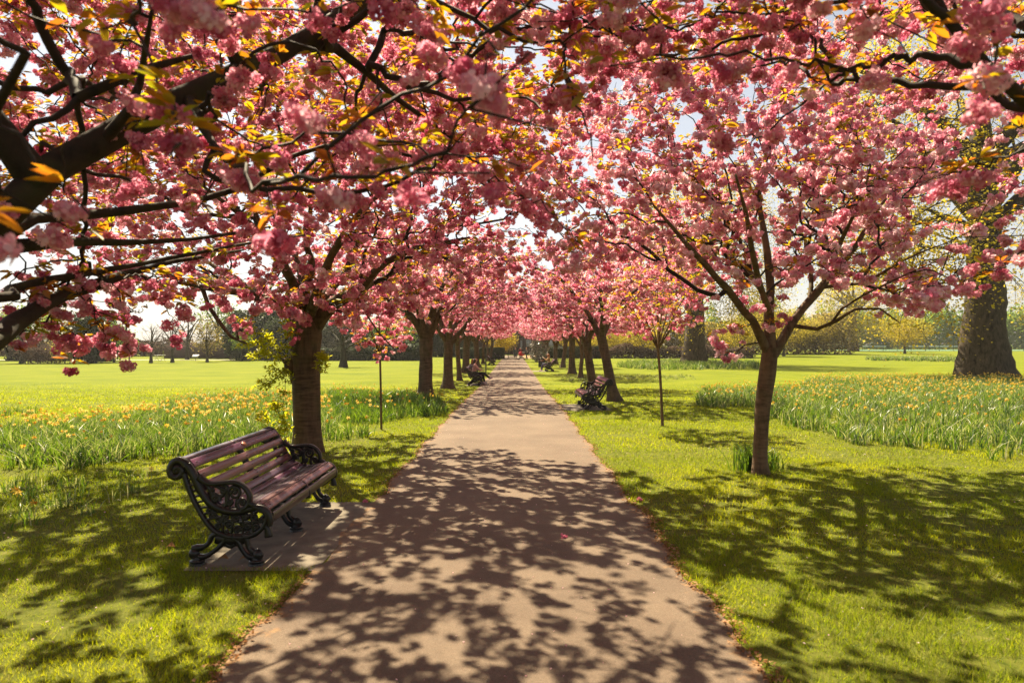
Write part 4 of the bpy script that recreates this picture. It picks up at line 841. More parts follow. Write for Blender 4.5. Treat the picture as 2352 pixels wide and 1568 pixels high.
def make_bench(Lb=2.08, lab=None, mats=None):
    root = empty('park_bench'); 
    for k, (y, arm) in enumerate(((0, 1), (Lb, 1))):
        b = MB(); end_frame(b, y, True); b.build('end_frame', M['iron'], root)
    b = MB(); y = Lb / 2; legs(b, y); b.bar(Z(BACK), .045, .045, y); b.bar(Z([(560, 905), (520, 1000), (560, 1120)]), .04, .04, y); b.bar(Z([(860, 890), (840, 1000), (760, 1120)]), .04, .04, y); b.bar(Z([(560, 1118), (660, 1130), (760, 1120)]), .04, .04, y)
    b.build('middle_frame', M['iron'], root)
    sl = [(182, 452, -2, .075, 'slat_grey_reflection'), (268, 492, 52, .078, 'slat_plum_reflection'), (332, 592, 60, .074, 'slat_pink'), (386, 688, 60, .074, 'slat_pink'), (440, 772, 52, .074, 'slat_pink'), (505, 842, 38, .072, 'slat_grey_reflection'), (583, 882, 18, .066, 'slat_plum_reflection'),
          (655, 893, 3, .058, 'slat_dark'), (722, 891, -6, .058, 'slat_dark'), (790, 874, -14, .058, 'slat_grey_reflection'), (862, 862, -4, .064, 'slat_pink'), (938, 883, 36, .074, 'slat_pink'), (994, 968, 86, .082, 'slat_dark')]
    for i, (cx, cy, ang, wd, mt) in enumerate(sl):
        u, h = zz(cx, cy); b = MB(); t = .028; a = R(ang)
        # rounded-edge plank running along y
        sec = np.array([(-wd / 2, -t / 2 + .004), (-wd / 2 + .004, -t / 2), (wd / 2 - .004, -t / 2), (wd / 2, -t / 2 + .004), (wd / 2, t / 2 - .005), (wd / 2 - .005, t / 2), (-wd / 2 + .005, t / 2), (-wd / 2, t / 2 - .005)])
        sx = sec[:, 0] * math.cos(a) + sec[:, 1] * math.sin(a); sz = -sec[:, 0] * math.sin(a) + sec[:, 1] * math.cos(a)
        ring = lambda yy: np.stack([u + sx, np.full(8, yy), h + sz], -1)
        V = np.vstack([ring(.028), ring(Lb - .028)]); j = np.arange(8); k = (j + 1) % 8
        b.add(V, np.stack([j, k, k + 8, j + 8], -1)); b.add(ring(.028), [[0, 1, 2, 3], [0, 3, 4, 7], [4, 5, 6, 7]]); b.add(ring(Lb - .028), [[0, 1, 2, 3], [0, 3, 4, 7], [4, 5, 6, 7]])
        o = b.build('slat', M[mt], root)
        if i in range(1, 12):
            for yy in (.1, Lb / 2, Lb - .1):
                bb = MB(); bb.ball((u + t / 2 * math.sin(a), yy, h + t / 2 * math.cos(a)), .009, 8, 4, (1, 1, .5)); bb.build('bolt', M['iron'], o)
    u, h = zz(268, 492); a = R(52); b = MB(); b.box((u + .016 * math.sin(a), 1.12, h + .016 * math.cos(a)), (.042, .09, .004), ry=a); b.build('plaque', M['plaque'], root)
    return root
bench = make_bench(); bench.location = (-2.155, 5.72, .006); tag(bench, 'near pink slatted bench, purple reflections painted into the slats, with scrolled black iron ends, left of the path', 'bench', 'iron and timber park benches')
def pb(x, y, rz, lb):
    o = copy_tree(bench); o.location = (x, y, float(gz(y)) + .006); o.rotation_euler = (0, 0, rz); tag(o, lb); return o
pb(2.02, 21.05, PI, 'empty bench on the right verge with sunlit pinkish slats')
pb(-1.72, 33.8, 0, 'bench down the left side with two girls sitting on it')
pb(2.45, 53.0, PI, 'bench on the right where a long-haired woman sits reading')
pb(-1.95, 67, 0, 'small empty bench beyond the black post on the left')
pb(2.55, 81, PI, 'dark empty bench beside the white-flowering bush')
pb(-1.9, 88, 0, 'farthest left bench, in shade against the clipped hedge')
# ------------------------------------------------------------------ people
SK = solid('skin', (.55, .30, .21), .55, var=.05)
def cloth(n, c): return solid(n, c, .85, var=.15, vscale=12)
def skinmesh(name, J, E, mat, parent, root=0, sub=2):
    me = bpy.data.meshes.new(name); bm = bmesh.new(); L = bm.verts.layers.skin.verify(); vs = {}
    for k, (p, r) in J.items():
        v = bm.verts.new(p); rr = r if isinstance(r, tuple) else (r, r); v[L].radius = rr; vs[k] = v
    for a, b_ in E: bm.edges.new((vs[a], vs[b_]))
    first = list(J)[0]; vs[first][L].use_root = True
    bm.to_mesh(me); bm.free(); me.materials.append(mat); o = link(name, me, parent)
    o.modifiers.new('skin', 'SKIN').use_smooth_shade = True; s_ = o.modifiers.new('sub', 'SUBSURF'); s_.levels = sub; s_.render_levels = sub
    return o
def person(pos, rz, pose, top, legs_, shoe, hair, label, hairlong=.2, extra=None, ht=1.0, coat=None, garment='sweater'):
    """pose: dict of joints in metres (x right, y forward, z up) for one adult"""
    root = empty('person', pos, rz); p = {k: np.array(v, float) * ht for k, v in pose.items()}
    J = {'pelvis': (p['pelvis'], .115), 'waist': ((p['pelvis'] + p['chest']) / 2, .10), 'chest': (p['chest'], .125), 'neckb': (p['neck'] - [0, 0, .03], .06), 'neck': (p['neck'], .048), 'head0': (p['head'] - [0, 0, .05], .07), 'head': (p['head'] + [0, 0, .02], .088), 'crown': (p['head'] + [0, 0, .085], .062)}
    E = [('pelvis', 'waist'), ('waist', 'chest'), ('chest', 'neckb'), ('neckb', 'neck'), ('neck', 'head0'), ('head0', 'head'), ('head', 'crown')]
    A, AE, Lg, LE = {}, [], {}, []
    for s_ in 'lr':
        for nm, r, fr in (('sh', .055, 'chest'), ('el', .042, 'sh'), ('wr', .028, 'el')): J[nm + s_] = (p[nm + s_], r); E.append((fr if fr == 'chest' else fr + s_, nm + s_))
        wv = p['wr' + s_] - p['el' + s_]; wv /= np.linalg.norm(wv) + 1e-9; pc = p['wr' + s_] + wv * .05; J['pa' + s_] = (pc, (.034, .02)); E.append(('wr' + s_, 'pa' + s_))
        for nm, r, fr in (('hip', .085, 'pelvis'), ('kn', .058, 'hip'), ('an', .038, 'kn'), ('toe', .034, 'an')): J[nm + s_] = (p[nm + s_], r); E.append((fr if fr == 'pelvis' else fr + s_, nm + s_))
    skinmesh('body', J, E, SK, root)
    # hands: palm already on the body; fingers and thumb
    for s_ in 'lr':
        wv = p['wr' + s_] - p['el' + s_]; wv /= np.linalg.norm(wv) + 1e-9; sv = np.cross(wv, [0, 0, 1.]); sv = sv / (np.linalg.norm(sv) + 1e-6) if np.linalg.norm(sv) > .1 else np.array([0, 1., 0]); dn = np.cross(wv, sv)
        b = MB(); pc = p['wr' + s_] + wv * .06
        for f_, (off_, ln_) in enumerate(((-.028, .062), (-.010, .072), (.010, .068), (.028, .052))):
            a0 = pc + sv * off_ + wv * .01; b = MB(); b.tube(np.array([a0, a0 + wv * ln_ * .45, a0 + wv * ln_ * .8 + dn * .016, a0 + wv * ln_ * .95 + dn * .032]), [.009, .009, .008, .006], 6); b.build('finger', SK, root, True)
        a0 = pc - sv * .03 - wv * .03; b = MB(); b.tube(np.array([a0, a0 - sv * .022 + wv * .03, a0 - sv * .022 + wv * .055 + dn * .01]), [.011, .010, .008], 6)
        b.build('thumb', SK, root, True)
    # face
    hd = p['head']; fw = np.array(pose.get('face', (0, 1, 0)), float); fw /= np.linalg.norm(fw); sd_ = np.cross(fw, [0, 0, 1.])
    b = MB(); b.ball(hd + fw * .092 + [0, 0, .0], .016, 8, 5, (1, 1, 1.5)); b.build('nose', SK, root, True)
    for q in (-1, 1): b = MB(); b.ball(hd + fw * .082 + sd_ * q * .032 + np.array([0, 0, .025]), .010, 8, 5); b.build('eye', M['iron'], root, True)
    for q in (-1, 1): b = MB(); b.ball(hd + sd_ * q * .086, .022, 8, 5, (.5, 1, 1.3)); b.build('ear', SK, root, True)
    b = MB(); b.ball(hd + fw * .083 + [0, 0, -.045], .014, 8, 4, (1.4, 1, .5)); b.build('mouth', cloth('lips', (.4, .12, .1)), root, True)
    # clothes follow the same joints, a little fuller
    J2 = {'pelvis': (p['pelvis'], .13), 'waist': J['waist'][0:1] + (.118,), 'chest': (p['chest'], .14), 'nb': (p['neck'] - [0, 0, .06], .075)}; E2 = [('pelvis', 'waist'), ('waist', 'chest'), ('chest', 'nb')]
    for s_ in 'lr':
        for nm, r, fr in (('sh', .068, 'chest'), ('el', .054, 'sh'), ('wr', .040, 'el')): J2[nm + s_] = (p[nm + s_], r); E2.append((fr if fr == 'chest' else fr + s_, nm + s_))
    skinmesh(garment, J2, E2, cloth(garment, top), root)
    J3 = {'pelvis': (p['pelvis'] - [0, 0, .01], .128)}; E3 = []
    for s_ in 'lr':
        for nm, r, fr in (('hip', .098, 'pelvis'), ('kn', .072, 'hip'), ('an', .05, 'kn')): J3[nm + s_] = (p[nm + s_], r); E3.append((fr if fr == 'pelvis' else fr + s_, nm + s_))
    skinmesh('trousers', J3, E3, cloth('trousers', legs_), root)
    for s_ in 'lr':
        a, t = p['an' + s_], p['toe' + s_]; J4 = {'a': (a + [0, 0, -.02], .046), 'h': (a - (t - a) * .2 - [0, 0, .03], .04), 't': (t, .042)}; skinmesh('shoe', J4, [('a', 'h'), ('a', 't')], cloth('shoe', shoe), root, sub=1)
    hc = hd - fw * .02; J5 = {'c': (hc + [0, 0, .06], .108), 'b': (hd - fw * .045 + [0, 0, -.02], .095)}
    E5 = [('c', 'b')]
    if hairlong > 0: J5['n'] = (hd - fw * .085 + [0, 0, -.12], .075); J5['e'] = (hd - fw * .12 + [0, 0, -.12 - hairlong], .05); E5 += [('b', 'n'), ('n', 'e')]
    skinmesh('hair', J5, E5, cloth('hair', hair), root)
    if coat:
        b = MB(); n = 14; th = np.arange(n) / n * 2 * PI; rows = []
        for z_, r_ in coat: rows.append(np.stack([p['pelvis'][0] + np.cos(th) * r_, p['pelvis'][1] + np.sin(th) * r_ * .75, np.full(n, z_)], -1))
        V = np.vstack(rows); i = np.arange(len(coat) - 1)[:, None] * n; j = np.arange(n)[None]; k = (j + 1) % n
        b.add(V, np.stack([i + j, i + k, i + n + k, i + n + j], -1).reshape(-1, 4)); b.build('coat_skirt', cloth('coat', top), root, True)
    if extra: extra(root, p)
    return tag(root, label, 'person')
# seated: x right, y forward; seat height 0.46, bench facing +y of the person
seat = dict(pelvis=(0, -.22, .56), chest=(0, -.20, .92), neck=(0, -.16, 1.12), head=(0, -.12, 1.25), shl=(-.18, -.19, 1.02), shr=(.18, -.19, 1.02), ell=(-.24, .0, .80), elr=(.22, .0, .80), wrl=(-.10, .22, .72), wrr=(.10, .22, .72),
            hipl=(-.10, -.2, .53), hipr=(.10, -.2, .53), knl=(-.11, .26, .56), knr=(.12, .24, .62), anl=(-.10, .34, .12), anr=(.02, .58, .34), toel=(-.10, .50, .05), toer=(.02, .74, .34), face=(0, 1, .0))
s2 = dict(seat); s2.update(face=(-.7, .7, 0), anr=(.12, .42, .1), toer=(.12, .58, .05), knr=(.12, .26, .56), chest=(.05, -.16, .92), neck=(.1, -.1, 1.1), head=(.13, -.05, 1.22))
GL = float(gz(34.3))
def collar(root, p):
    c = p['neck'] - [0, .07, .05]
    for k in range(3):
        b = MB(); d = .10 + .03 * k; b.tube([c + [-d, -.02, 0], c + [-d, -.06, -.12 - .02 * k], c + [0, -.10, -.14 - .02 * k], c + [d, -.06, -.12 - .02 * k], c + [d, -.02, 0]], .005, 4)
        b.build('collar_stripe', cloth('navy', (.02, .02, .06)), root)
person((-1.80, 34.55, GL), -PI / 2 + .2, seat, (.62, .36, .32), (.02, .02, .03), (.62, .50, .55), (.04, .02, .015), 'girl in pale pink sailor-collar top with crossed legs on the left bench', .12, collar)
person((-2.02, 35.2, GL), -PI / 2, s2, (.30, .28, .30), (.03, .03, .05), (.3, .3, .3), (.22, .08, .03), 'auburn-haired girl in grey on the far half of the left bench', .10)
def book(root, p):
    b = MB(); m = (p['wrl'] + p['wrr']) / 2 + [0, .10, .06]; b.box(m - [.06, 0, 0], (.12, .012, .17), rx=-.4, rz=.2); b.box(m + [.06, 0, 0], (.12, .012, .17), rx=-.4, rz=-.2); o = b.build('open_book', cloth('paper', (.75, .72, .66)), None)
    o.location = root.location; o.rotation_euler = root.rotation_euler; tag(o, 'open book held up by the reading woman on the right', 'book')
s3 = dict(seat); s3.update(wrl=(-.09, .16, 1.0), wrr=(.09, .16, 1.0), ell=(-.24, .02, .82), elr=(.24, .02, .82), anr=(.12, .40, .1), toer=(.12, .56, .05), knr=(.12, .26, .58), face=(0, 1, -.15))
person((2.46, 51.6, float(gz(51.6))), PI / 2, s3, (.40, .25, .10), (.05, .05, .10), (.35, .33, .33), (.33, .13, .04), 'long-haired woman in a tan jacket reading on the right bench', .26, book)
walk = dict(pelvis=(0, 0, .92), chest=(0, .02, 1.25), neck=(0, .04, 1.44), head=(0, .06, 1.57), shl=(-.19, .02, 1.36), shr=(.19, .02, 1.36), ell=(-.25, -.02, 1.08), elr=(.25, .0, 1.08), wrl=(-.25, .10, .84), wrr=(.25, .12, .84),
            hipl=(-.09, 0, .88), hipr=(.09, 0, .88), knl=(-.09, .12, .48), knr=(.09, -.02, .48), anl=(-.09, .14, .09), anr=(.09, -.22, .13), toel=(-.09, .3, .04), toer=(.09, -.08, .05), face=(0, 1, 0))
gp = lambda X, Y: G(X, Y)
q = gp(1184, 825); person(q, PI, walk, (.05, .075, .06), (.05, .07, .06), (.04, .04, .04), (.02, .015, .012), 'woman in a long dark green coat walking up the far end of the path', .06, None, .98, coat=[(1.0, .19), (.8, .22), (.55, .25), (.42, .27)], garment='coat')
q = gp(1195.5, 824) + np.array([0, 1.6, 0]); person(q, 0, walk, (.22, .02, .03), (.03, .03, .04), (.1, .1, .1), (.6, .55, .5), 'white-haired person in a dark red top beyond the red pram', 0, None, .93)
pw = dict(walk); pw.update(wrl=(-.2, .45, 1.02), wrr=(.2, .45, 1.02), ell=(-.24, .15, 1.08), elr=(.24, .15, 1.08))
q = gp(1210, 827); 
person(q, PI / 2 + .5, pw, (.02, .02, .025), (.015, .015, .02), (.5, .48, .48), (.015, .01, .01), 'woman in black with long dark hair pushing the red pram', .26, None, .99)
def pram(pos, rz):
    root = empty('pram', pos, rz); mt = M['iron']; b = MB()
    n = 12; V = []; 
    for i, t in enumerate(np.linspace(0, 1, 9)):
        x = -.38 + .76 * t; r = .22 * math.sin(PI * (.12 + .76 * t)) + .04
        for a in np.linspace(PI, 2 * PI, n): V.append((x, .20 * math.cos(a), .78 + r * math.sin(a)))
    F = [(i * n + j, i * n + j + 1, (i + 1) * n + j + 1, (i + 1) * n + j) for i in range(8) for j in range(n - 1)]
    b.add(V, F); b.box((.0, 0, .77), (.74, .38, .02)); b.build('bassinet', cloth('red_fabric', (.62, .01, .015)), root, True)
    b = MB(); V = []
    for i, t in enumerate(np.linspace(0, PI / 2 + .3, 8)):
        for a in np.linspace(0, PI, n): V.append((-.02 - .36 * math.sin(t) * math.sin(a) ** .3, .21 * math.cos(a), .78 + .30 * math.sin(a) * (math.cos(t - .3))))
    F = [(i * n + j, i * n + j + 1, (i + 1) * n + j + 1, (i + 1) * n + j) for i in range(7) for j in range(n - 1)]
    b.add(V, F); b.build('hood', cloth('red_hood', (.55, .01, .012)), root, True)
    b = MB()
    for s_ in (-.24, .24):
        b.tube([(-.4, s_, .14), (.05, s_, .55), (.5, s_, 1.02)], .014, 6); b.tube([(.4, s_, .14), (.05, s_, .5), (-.2, s_, .72)], .014, 6)
    b.tube([(.5, -.24, 1.02), (.5, .24, 1.02)], .018, 6); b.box((.0, 0, .32), (.5, .36, .12)); b.build('chassis', mt, root)
    for x in (-.42, .42):
        for s_ in (-.26, .26):
            w_ = MB(); a = np.linspace(0, 2 * PI, 15); w_.tube(np.stack([x + .12 * np.cos(a), np.full(15, s_), .13 + .12 * np.sin(a)], -1), .017, 6, cap=False)
            for k in range(3): w_.tube([(x + .11 * math.cos(k * PI / 3), s_, .13 + .11 * math.sin(k * PI / 3)), (x - .11 * math.cos(k * PI / 3), s_, .13 - .11 * math.sin(k * PI / 3))], .006, 4)
            w_.build('wheel', mt, root)
    return tag(root, 'red pram with black chassis and wheels on the far path', 'pram')
q = gp(1198, 826.8); pram(q, .2)
# ------------------------------------------------------------------ bin, post, hedge, building, gate
q = gp(1244, 843); root = empty('litter_bin', q); b = MB()
b.box((0, 0, .36), (.56, .5, .68)); b.build('body', solid('bin_paint', (.02, .022, .02), .5), root)
b = MB(); b.box((0, 0, .74), (.6, .54, .06)); b.box((0, 0, .79), (.5, .44, .04)); b.build('lid', M['iron'], root)
b = MB(); b.box((0, -.256, .6), (.4, .012, .1)); b.build('emblem_strip', M['plaque'], root); tag(root, 'square black litter bin by the reading woman', 'litter bin')
q = gp(1116, 859); root = empty('marker_post', q); b = MB(); b.tube([(0, 0, -.05), (0, 0, 1.28)], .045, 10); b.build('post', M['iron'], root); b = MB(); b.ball((0, 0, 1.3), .062, 10, 6, (1, 1, .6)); b.build('cap', M['iron'], root); tag(root, 'plain black post on the left verge beyond the girls', 'post')
def leafbox(name, c, d, n, size, mat, seed, label, cat='hedge', dens=1):
    g = np.random.default_rng(seed); b = MB(); b.box(c, np.array(d) * [.94, .94, .96], tint=.1)
    u = g.uniform(-1, 1, (n, 3)); ax = g.choice(3, n, p=[.25, .35, .4]); sg = np.where(g.random(n) < .5, -1, 1); u[np.arange(n), ax] = sg; P = np.array(c) + u * np.array(d) / 2 + g.normal(0, .03, (n, 3))
    pv = np.array([(-.5, -.4, 0), (.5, -.4, .1), (.5, .4, 0), (-.5, .4, .1)]); V, F, T = scatter(pv, np.array([[0, 1, 2, 3]]), np.full(4, .5), P, g, (0, PI), size * g.uniform(.6, 1.3, n), .25); b.add(V, F, T)
    return tag(b.build(name, mat), label, cat)
gh = float(gz(96)); 
leafbox('hedge', (-2.75 - 1.6, 94.5, gh + .72), (6.0, 1.6, 1.5), 9000, .12, M['evergreen'], 31, 'dark clipped hedge left of the far end of the path')
leafbox('hedge', (8.5, 97.5, gh + .8), (9, 1.6, 1.7), 9000, .13, M['evergreen'], 32, 'dark clipped hedge right of the far end of the path')
# far building
gb = float(gz(121)); root = empty('brick_building', (2, 124, gb)); brickm, nt, out = newmat('purple_brick'); p = N(nt, 'ShaderNodeBsdfPrincipled'); br = N(nt, 'ShaderNodeTexBrick'); br.inputs['Scale'].default_value = 4; br.inputs['Color1'].default_value = (.085, .045, .055, 1); br.inputs['Color2'].default_value = (.12, .06, .06, 1); br.inputs['Mortar'].default_value = (.16, .13, .12, 1)
mpv = coords(nt, (1, 1, 1)); cx_ = N(nt, 'ShaderNodeSeparateXYZ'); cb_ = N(nt, 'ShaderNodeCombineXYZ'); nt.links.new(mpv, cx_.inputs[0]); nt.links.new(cx_.outputs[0], cb_.inputs[0]); nt.links.new(cx_.outputs[2], cb_.inputs[1]); nt.links.new(cb_.outputs[0], br.inputs['Vector']); nt.links.new(br.outputs[0], p.inputs['Base Color']); p.inputs['Roughness'].default_value = .9; nt.links.new(p.outputs[0], out.inputs[0]); M['brick'] = brickm
b = MB()
wx = [(.7 - 2 - .1, 1.5 - 2 + .1), (2.27 - 2, 3.15 - 2)]   # windows, local x
b.box((-7.2, 0, 4), (12.8, 8, 8)); b.box((7.3, 0, 4), (12.2, 8, 8)); b.box((.2, 0, .25), (2.1, 8, .5)) if False else None
b.box((0.2, 0.3, 4), (2.2, 7.4, 7.9)); b.build('wall', M['brick'], root)
wm = solid('white_window_paint', (.72, .70, .66), .5, var=.08); gm = solid('window_pane', (.42, .44, .44), .2, var=.1)
for (x0, x1, z0, z1) in ((-1.35, -.55, .75, 2.3), (.28, 1.05, 1.4, 2.45), (-6, -5, .8, 2.8), (4, 5, .8, 2.8), (-10, -9, .8, 2.8), (8, 9, .8, 2.8)):
    zt = z0 - gb; yf = -4.0 if abs((x0 + x1) / 2) > 1.4 else -3.42
    w_ = MB(); yw = yf - .06
    w_.box(((x0 + x1) / 2, yw, z0), (x1 - x0 + .1, .1, .08)); w_.box(((x0 + x1) / 2, yw, z1), (x1 - x0 + .1, .1, .08)); w_.box((x0, yw, (z0 + z1) / 2), (.08, .1, z1 - z0)); w_.box((x1, yw, (z0 + z1) / 2), (.08, .1, z1 - z0)); w_.box(((x0 + x1) / 2, yw, (z0 + z1) / 2), (.05, .09, z1 - z0)); w_.box(((x0 + x1) / 2, yw - .003, (z0 + z1) / 2), (x1 - x0, .09, .05))
    f_ = w_.build('window', wm, root); w_ = MB(); w_.box(((x0 + x1) / 2, yw + .02, (z0 + z1) / 2), (x1 - x0 - .05, .03, z1 - z0 - .06)); w_.build('pane', gm, f_)
b = MB(); V = [(-14, -4.4, 7.8), (14, -4.4, 7.8), (14, 4.4, 7.8), (-14, 4.4, 7.8), (-13, 0, 10.5), (13, 0, 10.5)]; b.add(V, [[0, 1, 5, 4], [2, 3, 4, 5], [1, 2, 5, 5], [3, 0, 4, 4]]); b.build('roof', solid('slate', (.08, .08, .09), .8), root)
tag(root, 'dark brick building with white windows closing the end of the avenue', 'building')
def railing(name, x0, x1, y, h, label, n, mat, cat='gate'):
    root = empty(name, (0, y, float(gz(y)))); b = MB()
    for x in np.linspace(x0, x1, n): b = MB(); b.tube([(x, 0, 0), (x, 0, h)], .014, 5); b.build('bar', mat, root)
    for z in (h * .92, .15): b = MB(); b.box(((x0 + x1) / 2, 0, z), (x1 - x0, .04, .04)); b.build('rail', mat, root)
    for x in (x0 - .05, x1 + .05): b = MB(); b.box((x, 0, h * .55), (.1, .1, h * 1.1)); b.build('post', mat, root); return tag(root, label, cat)
railing('iron_gate', -.75, .15, 97.2, 1.1, 'low black iron gate leaf left of the walker in green', 9, M['iron'])
railing('iron_gate', 2.55, 3.9, 97.4, 1.25, 'iron gate with pale top rail right of the woman in black', 10, M['iron'])
q = gp(1218.5, 823); root = empty('notice_board', (3.0, 93.5, float(gz(93.5)))); b = MB(); b.box((0, 0, .95), (.62, .04, .9)); b.build('board', M['iron'], root)
b = MB(); b.box((0, -.03, 1.42), (.74, .06, .06)); b.box((0, -.03, .48), (.74, .06, .05)); [b.box((x, -.03, .72), (.05, .06, 1.44)) for x in (-.345, .345)]; b.build('frame', wm, root); tag(root, 'dark board in a pale frame beside the woman in black', 'notice board')
# ------------------------------------------------------------------ distant trees
def leaf_clumps(P, g, size, mat_i, b, k=1, spread=.3):
    P = np.repeat(P, k, 0) + g.normal(0, spread, (len(P) * k, 3)); n = len(P); pv = np.array([(-.5, -.25, 0), (.1, -.5, .12), (.55, .2, 0), (-.2, .5, .1)])
    V, F, T = scatter(pv, np.array([[0, 1, 2, 3]]), np.full(4, .5), P, g, (0, PI), size * g.uniform(.55, 1.4, n), .25); b.add(V, F, T, mat_i)
def far_tree(name, seed, h, Rc, hf, r0, leafm, nodes, k, size, barkm='far_bark', zb=None, shape=1., spread=.35, inner=.3, rtip=.010, twig=True, nl=6, droop=0):
    g = np.random.default_rng(seed); T = Tree(); root = empty(name); zb = hf * .8 if zb is None else zb
    limbs = [T.limb([(0, 0, -.2), (g.normal(0, .05) * r0, 0, hf * .5), (0, 0, hf)], [r0 * 1.25, r0 * .95, r0 * .85], att=2, step=.4)]; fk = len(T.P) - 1
    limbs.append(T.limb([(0, 0, hf), (g.normal(0, .3), g.normal(0, .3), (hf + h) / 2), (0, 0, h * .9)], [r0 * .8, r0 * .45, r0 * .12], fk, .0, .5))
    for q in range(nl):
        a = q * 2.4 + g.uniform(-.3, .3); z0 = hf + (h - hf) * .35 * q / nl; e = np.array([math.cos(a), math.sin(a), 0]) * Rc * g.uniform(.55, .8)
        zt = z0 + (h - z0) * g.uniform(.3, .75); limbs.append(T.limb([(0, 0, z0), e * .4 + [0, 0, z0 + (zt - z0) * .5], e + [0, 0, zt]], np.array([.5, .32, .12]) * r0, fk, .15, .5))
    trunk_mesh('trunk', root, limbs, M[barkm], 14, flare_fn(0, r0 * .55, 5, g.uniform(0, 6), r0 * 1.6), .07 if r0 > 1 else .04)
    zc = (h + zb) / 2; pts = ell_points(nodes, (0, 0, zc), (Rc, Rc, (h - zb) / 2 * 1.02), g, inner, 40, None, None, .16)
    if name == 'plane_tree': pts = pts[(np.hypot(pts[:, 0], pts[:, 1]) > 4) & ~((pts[:, 2] < 19) & (pts[:, 1] < 1) & (np.abs(pts[:, 0]) < 3.6))]
    if shape < 1:    # taper towards the top
        f = 1 - (1 - shape) * np.clip((pts[:, 2] - zb) / (h - zb), 0, 1); pts[:, :2] *= f[:, None]
    T.grow(pts, .35, rtip, r0 * .4)
    if twig: T.wood(4, 2, .05, seed).build('branches', M[barkm], root)
    if leafm:
        b = MB(); leaf_clumps(pts, g, size, 0, b, k, spread); b.build('crown', M[leafm], root)
    return root
def put(o, X, Y, d=None, sc=1, rz=0, label=None, cat='tree', group=None):
    if d is None: q = G(X, Y)
    else: q = np.array([(X - 1180) / FX * d, d, float(gz(d))])
    o.location = q; o.scale = (sc, sc, sc); o.rotation_euler = (0, 0, rz); return tag(o, label, cat, group)
def again(o, *a, **k): return put(copy_tree(o), *a, **k)
GT_ = 'trees along the far side of the open field'
bare = far_tree('bare_tree', 501, 5.2, 2.2, 1.2, .17, None, 620, 0, 0, rtip=.0055, zb=.9, shape=.65); put(bare, 396, 832, label='bare fine-twigged tree in front of the long brick wall', group=GT_)
again(bare, 347, 833, sc=.9, rz=2, label='smaller bare tree left of the white picnic bench', group=GT_); again(bare, 430, 829, 92, 1.35, 1, label='tall bare tree behind the brick wall, left of the yellow tree', group=GT_)
again(bare, 297, 832, sc=.42, rz=3, label='tiny bare tree at the right edge of the light green tree', group=GT_)
yb = far_tree('budding_tree', 502, 5.3, 2.0, 1.1, .14, 'olive_leaf', 420, 5, .13, zb=.9, shape=.6, spread=.2, rtip=.005); put(yb, 476, 831, label='yellow-brown budding tree right of the white sign', group=GT_)
again(yb, 97, 834, 88, 1.5, 1, label='tall ochre budding tree at the left beyond the shrubs', group=GT_); again(yb, 20, 833, 86, 1.35, 2.5, label='ochre tree at the far left edge', group=GT_); again(yb, 130, 830, 96, 1.45, 4, label='ochre tree behind the yellow shrub', group=GT_)
og = far_tree('green_tree', 503, 6.3, 2.4, 2.4, .22, 'green_leaf', 380, 4, .16, 'ivy_bark', zb=2.6, spread=.3, rtip=.006); put(og, 51, 834, label='dark-trunked thin green tree near the left edge', group=GT_)
again(og, 500, 830, 98, 1.35, 1.5, label='tall pale green tree rising behind the dark evergreens', group=GT_)
lg = far_tree('green_tree', 504, 4.2, 2.1, .8, .11, 'green_leaf', 520, 7, .16, zb=.4, spread=.25, rtip=.004); put(lg, 262, 832, label='bright light green tree beside the big dark evergreen', group=GT_)
ys_ = far_tree('yellow_shrub', 505, 2.3, 1.35, .3, .06, 'yellow_leaf', 320, 6, .12, zb=.15, spread=.15, rtip=.003); put(ys_, 149, 835, label='bright yellow shrub left of the dark evergreen', cat='shrub')
ev = far_tree('evergreen_tree', 506, 5.4, 2.3, .4, .25, 'evergreen', 800, 9, .26, 'ivy_bark', zb=.0, spread=.3, inner=.3, twig=False); put(ev, 205, 833, label='big dark evergreen, left of the light green tree', group=GT_)
again(ev, 232, 832, 83, 1.02, 2, label='dark evergreen tucked behind the light green tree', group=GT_)
cf = far_tree('conifer', 507, 6.6, 1.0, .4, .18, 'evergreen', 420, 7, .24, 'ivy_bark', zb=.3, shape=.15, spread=.2, twig=False, nl=2); put(cf, 220, 832, 84, 1.0, 0, 'pointed conifer top rising out of the dark evergreens', group=GT_)
again(ev, 560, 829, 88, 1.15, 1, label='rounded dark evergreen left of the stout cherry trunk', group=GT_); again(ev, 612, 829, 91, 1.3, 3, label='tallest dark evergreen, just left of the stout cherry trunk', group=GT_); again(ev, 648, 829, 86, .95, 4.4, label='low dark evergreen showing beside the cherry burl', group=GT_)
again(og, 555, 829, sc=.55, rz=2, label='small ivy-clad tree before the dark evergreens', group=GT_)
br_ = far_tree('brown_shrub', 508, 1.9, 1.9, .2, .06, 'brown_leaf', 380, 6, .14, zb=0, spread=.2, rtip=.004); put(br_, 92, 835, label='pinkish-brown shrub below the ochre tree', cat='shrub')
again(br_, 118, 834, sc=.8, rz=1, label='low brown shrub touching the yellow shrub', cat='shrub'); again(br_, 70, 834, 84, 1.2, 2, label='brown shrub right of the dark-trunked tree', cat='shrub')
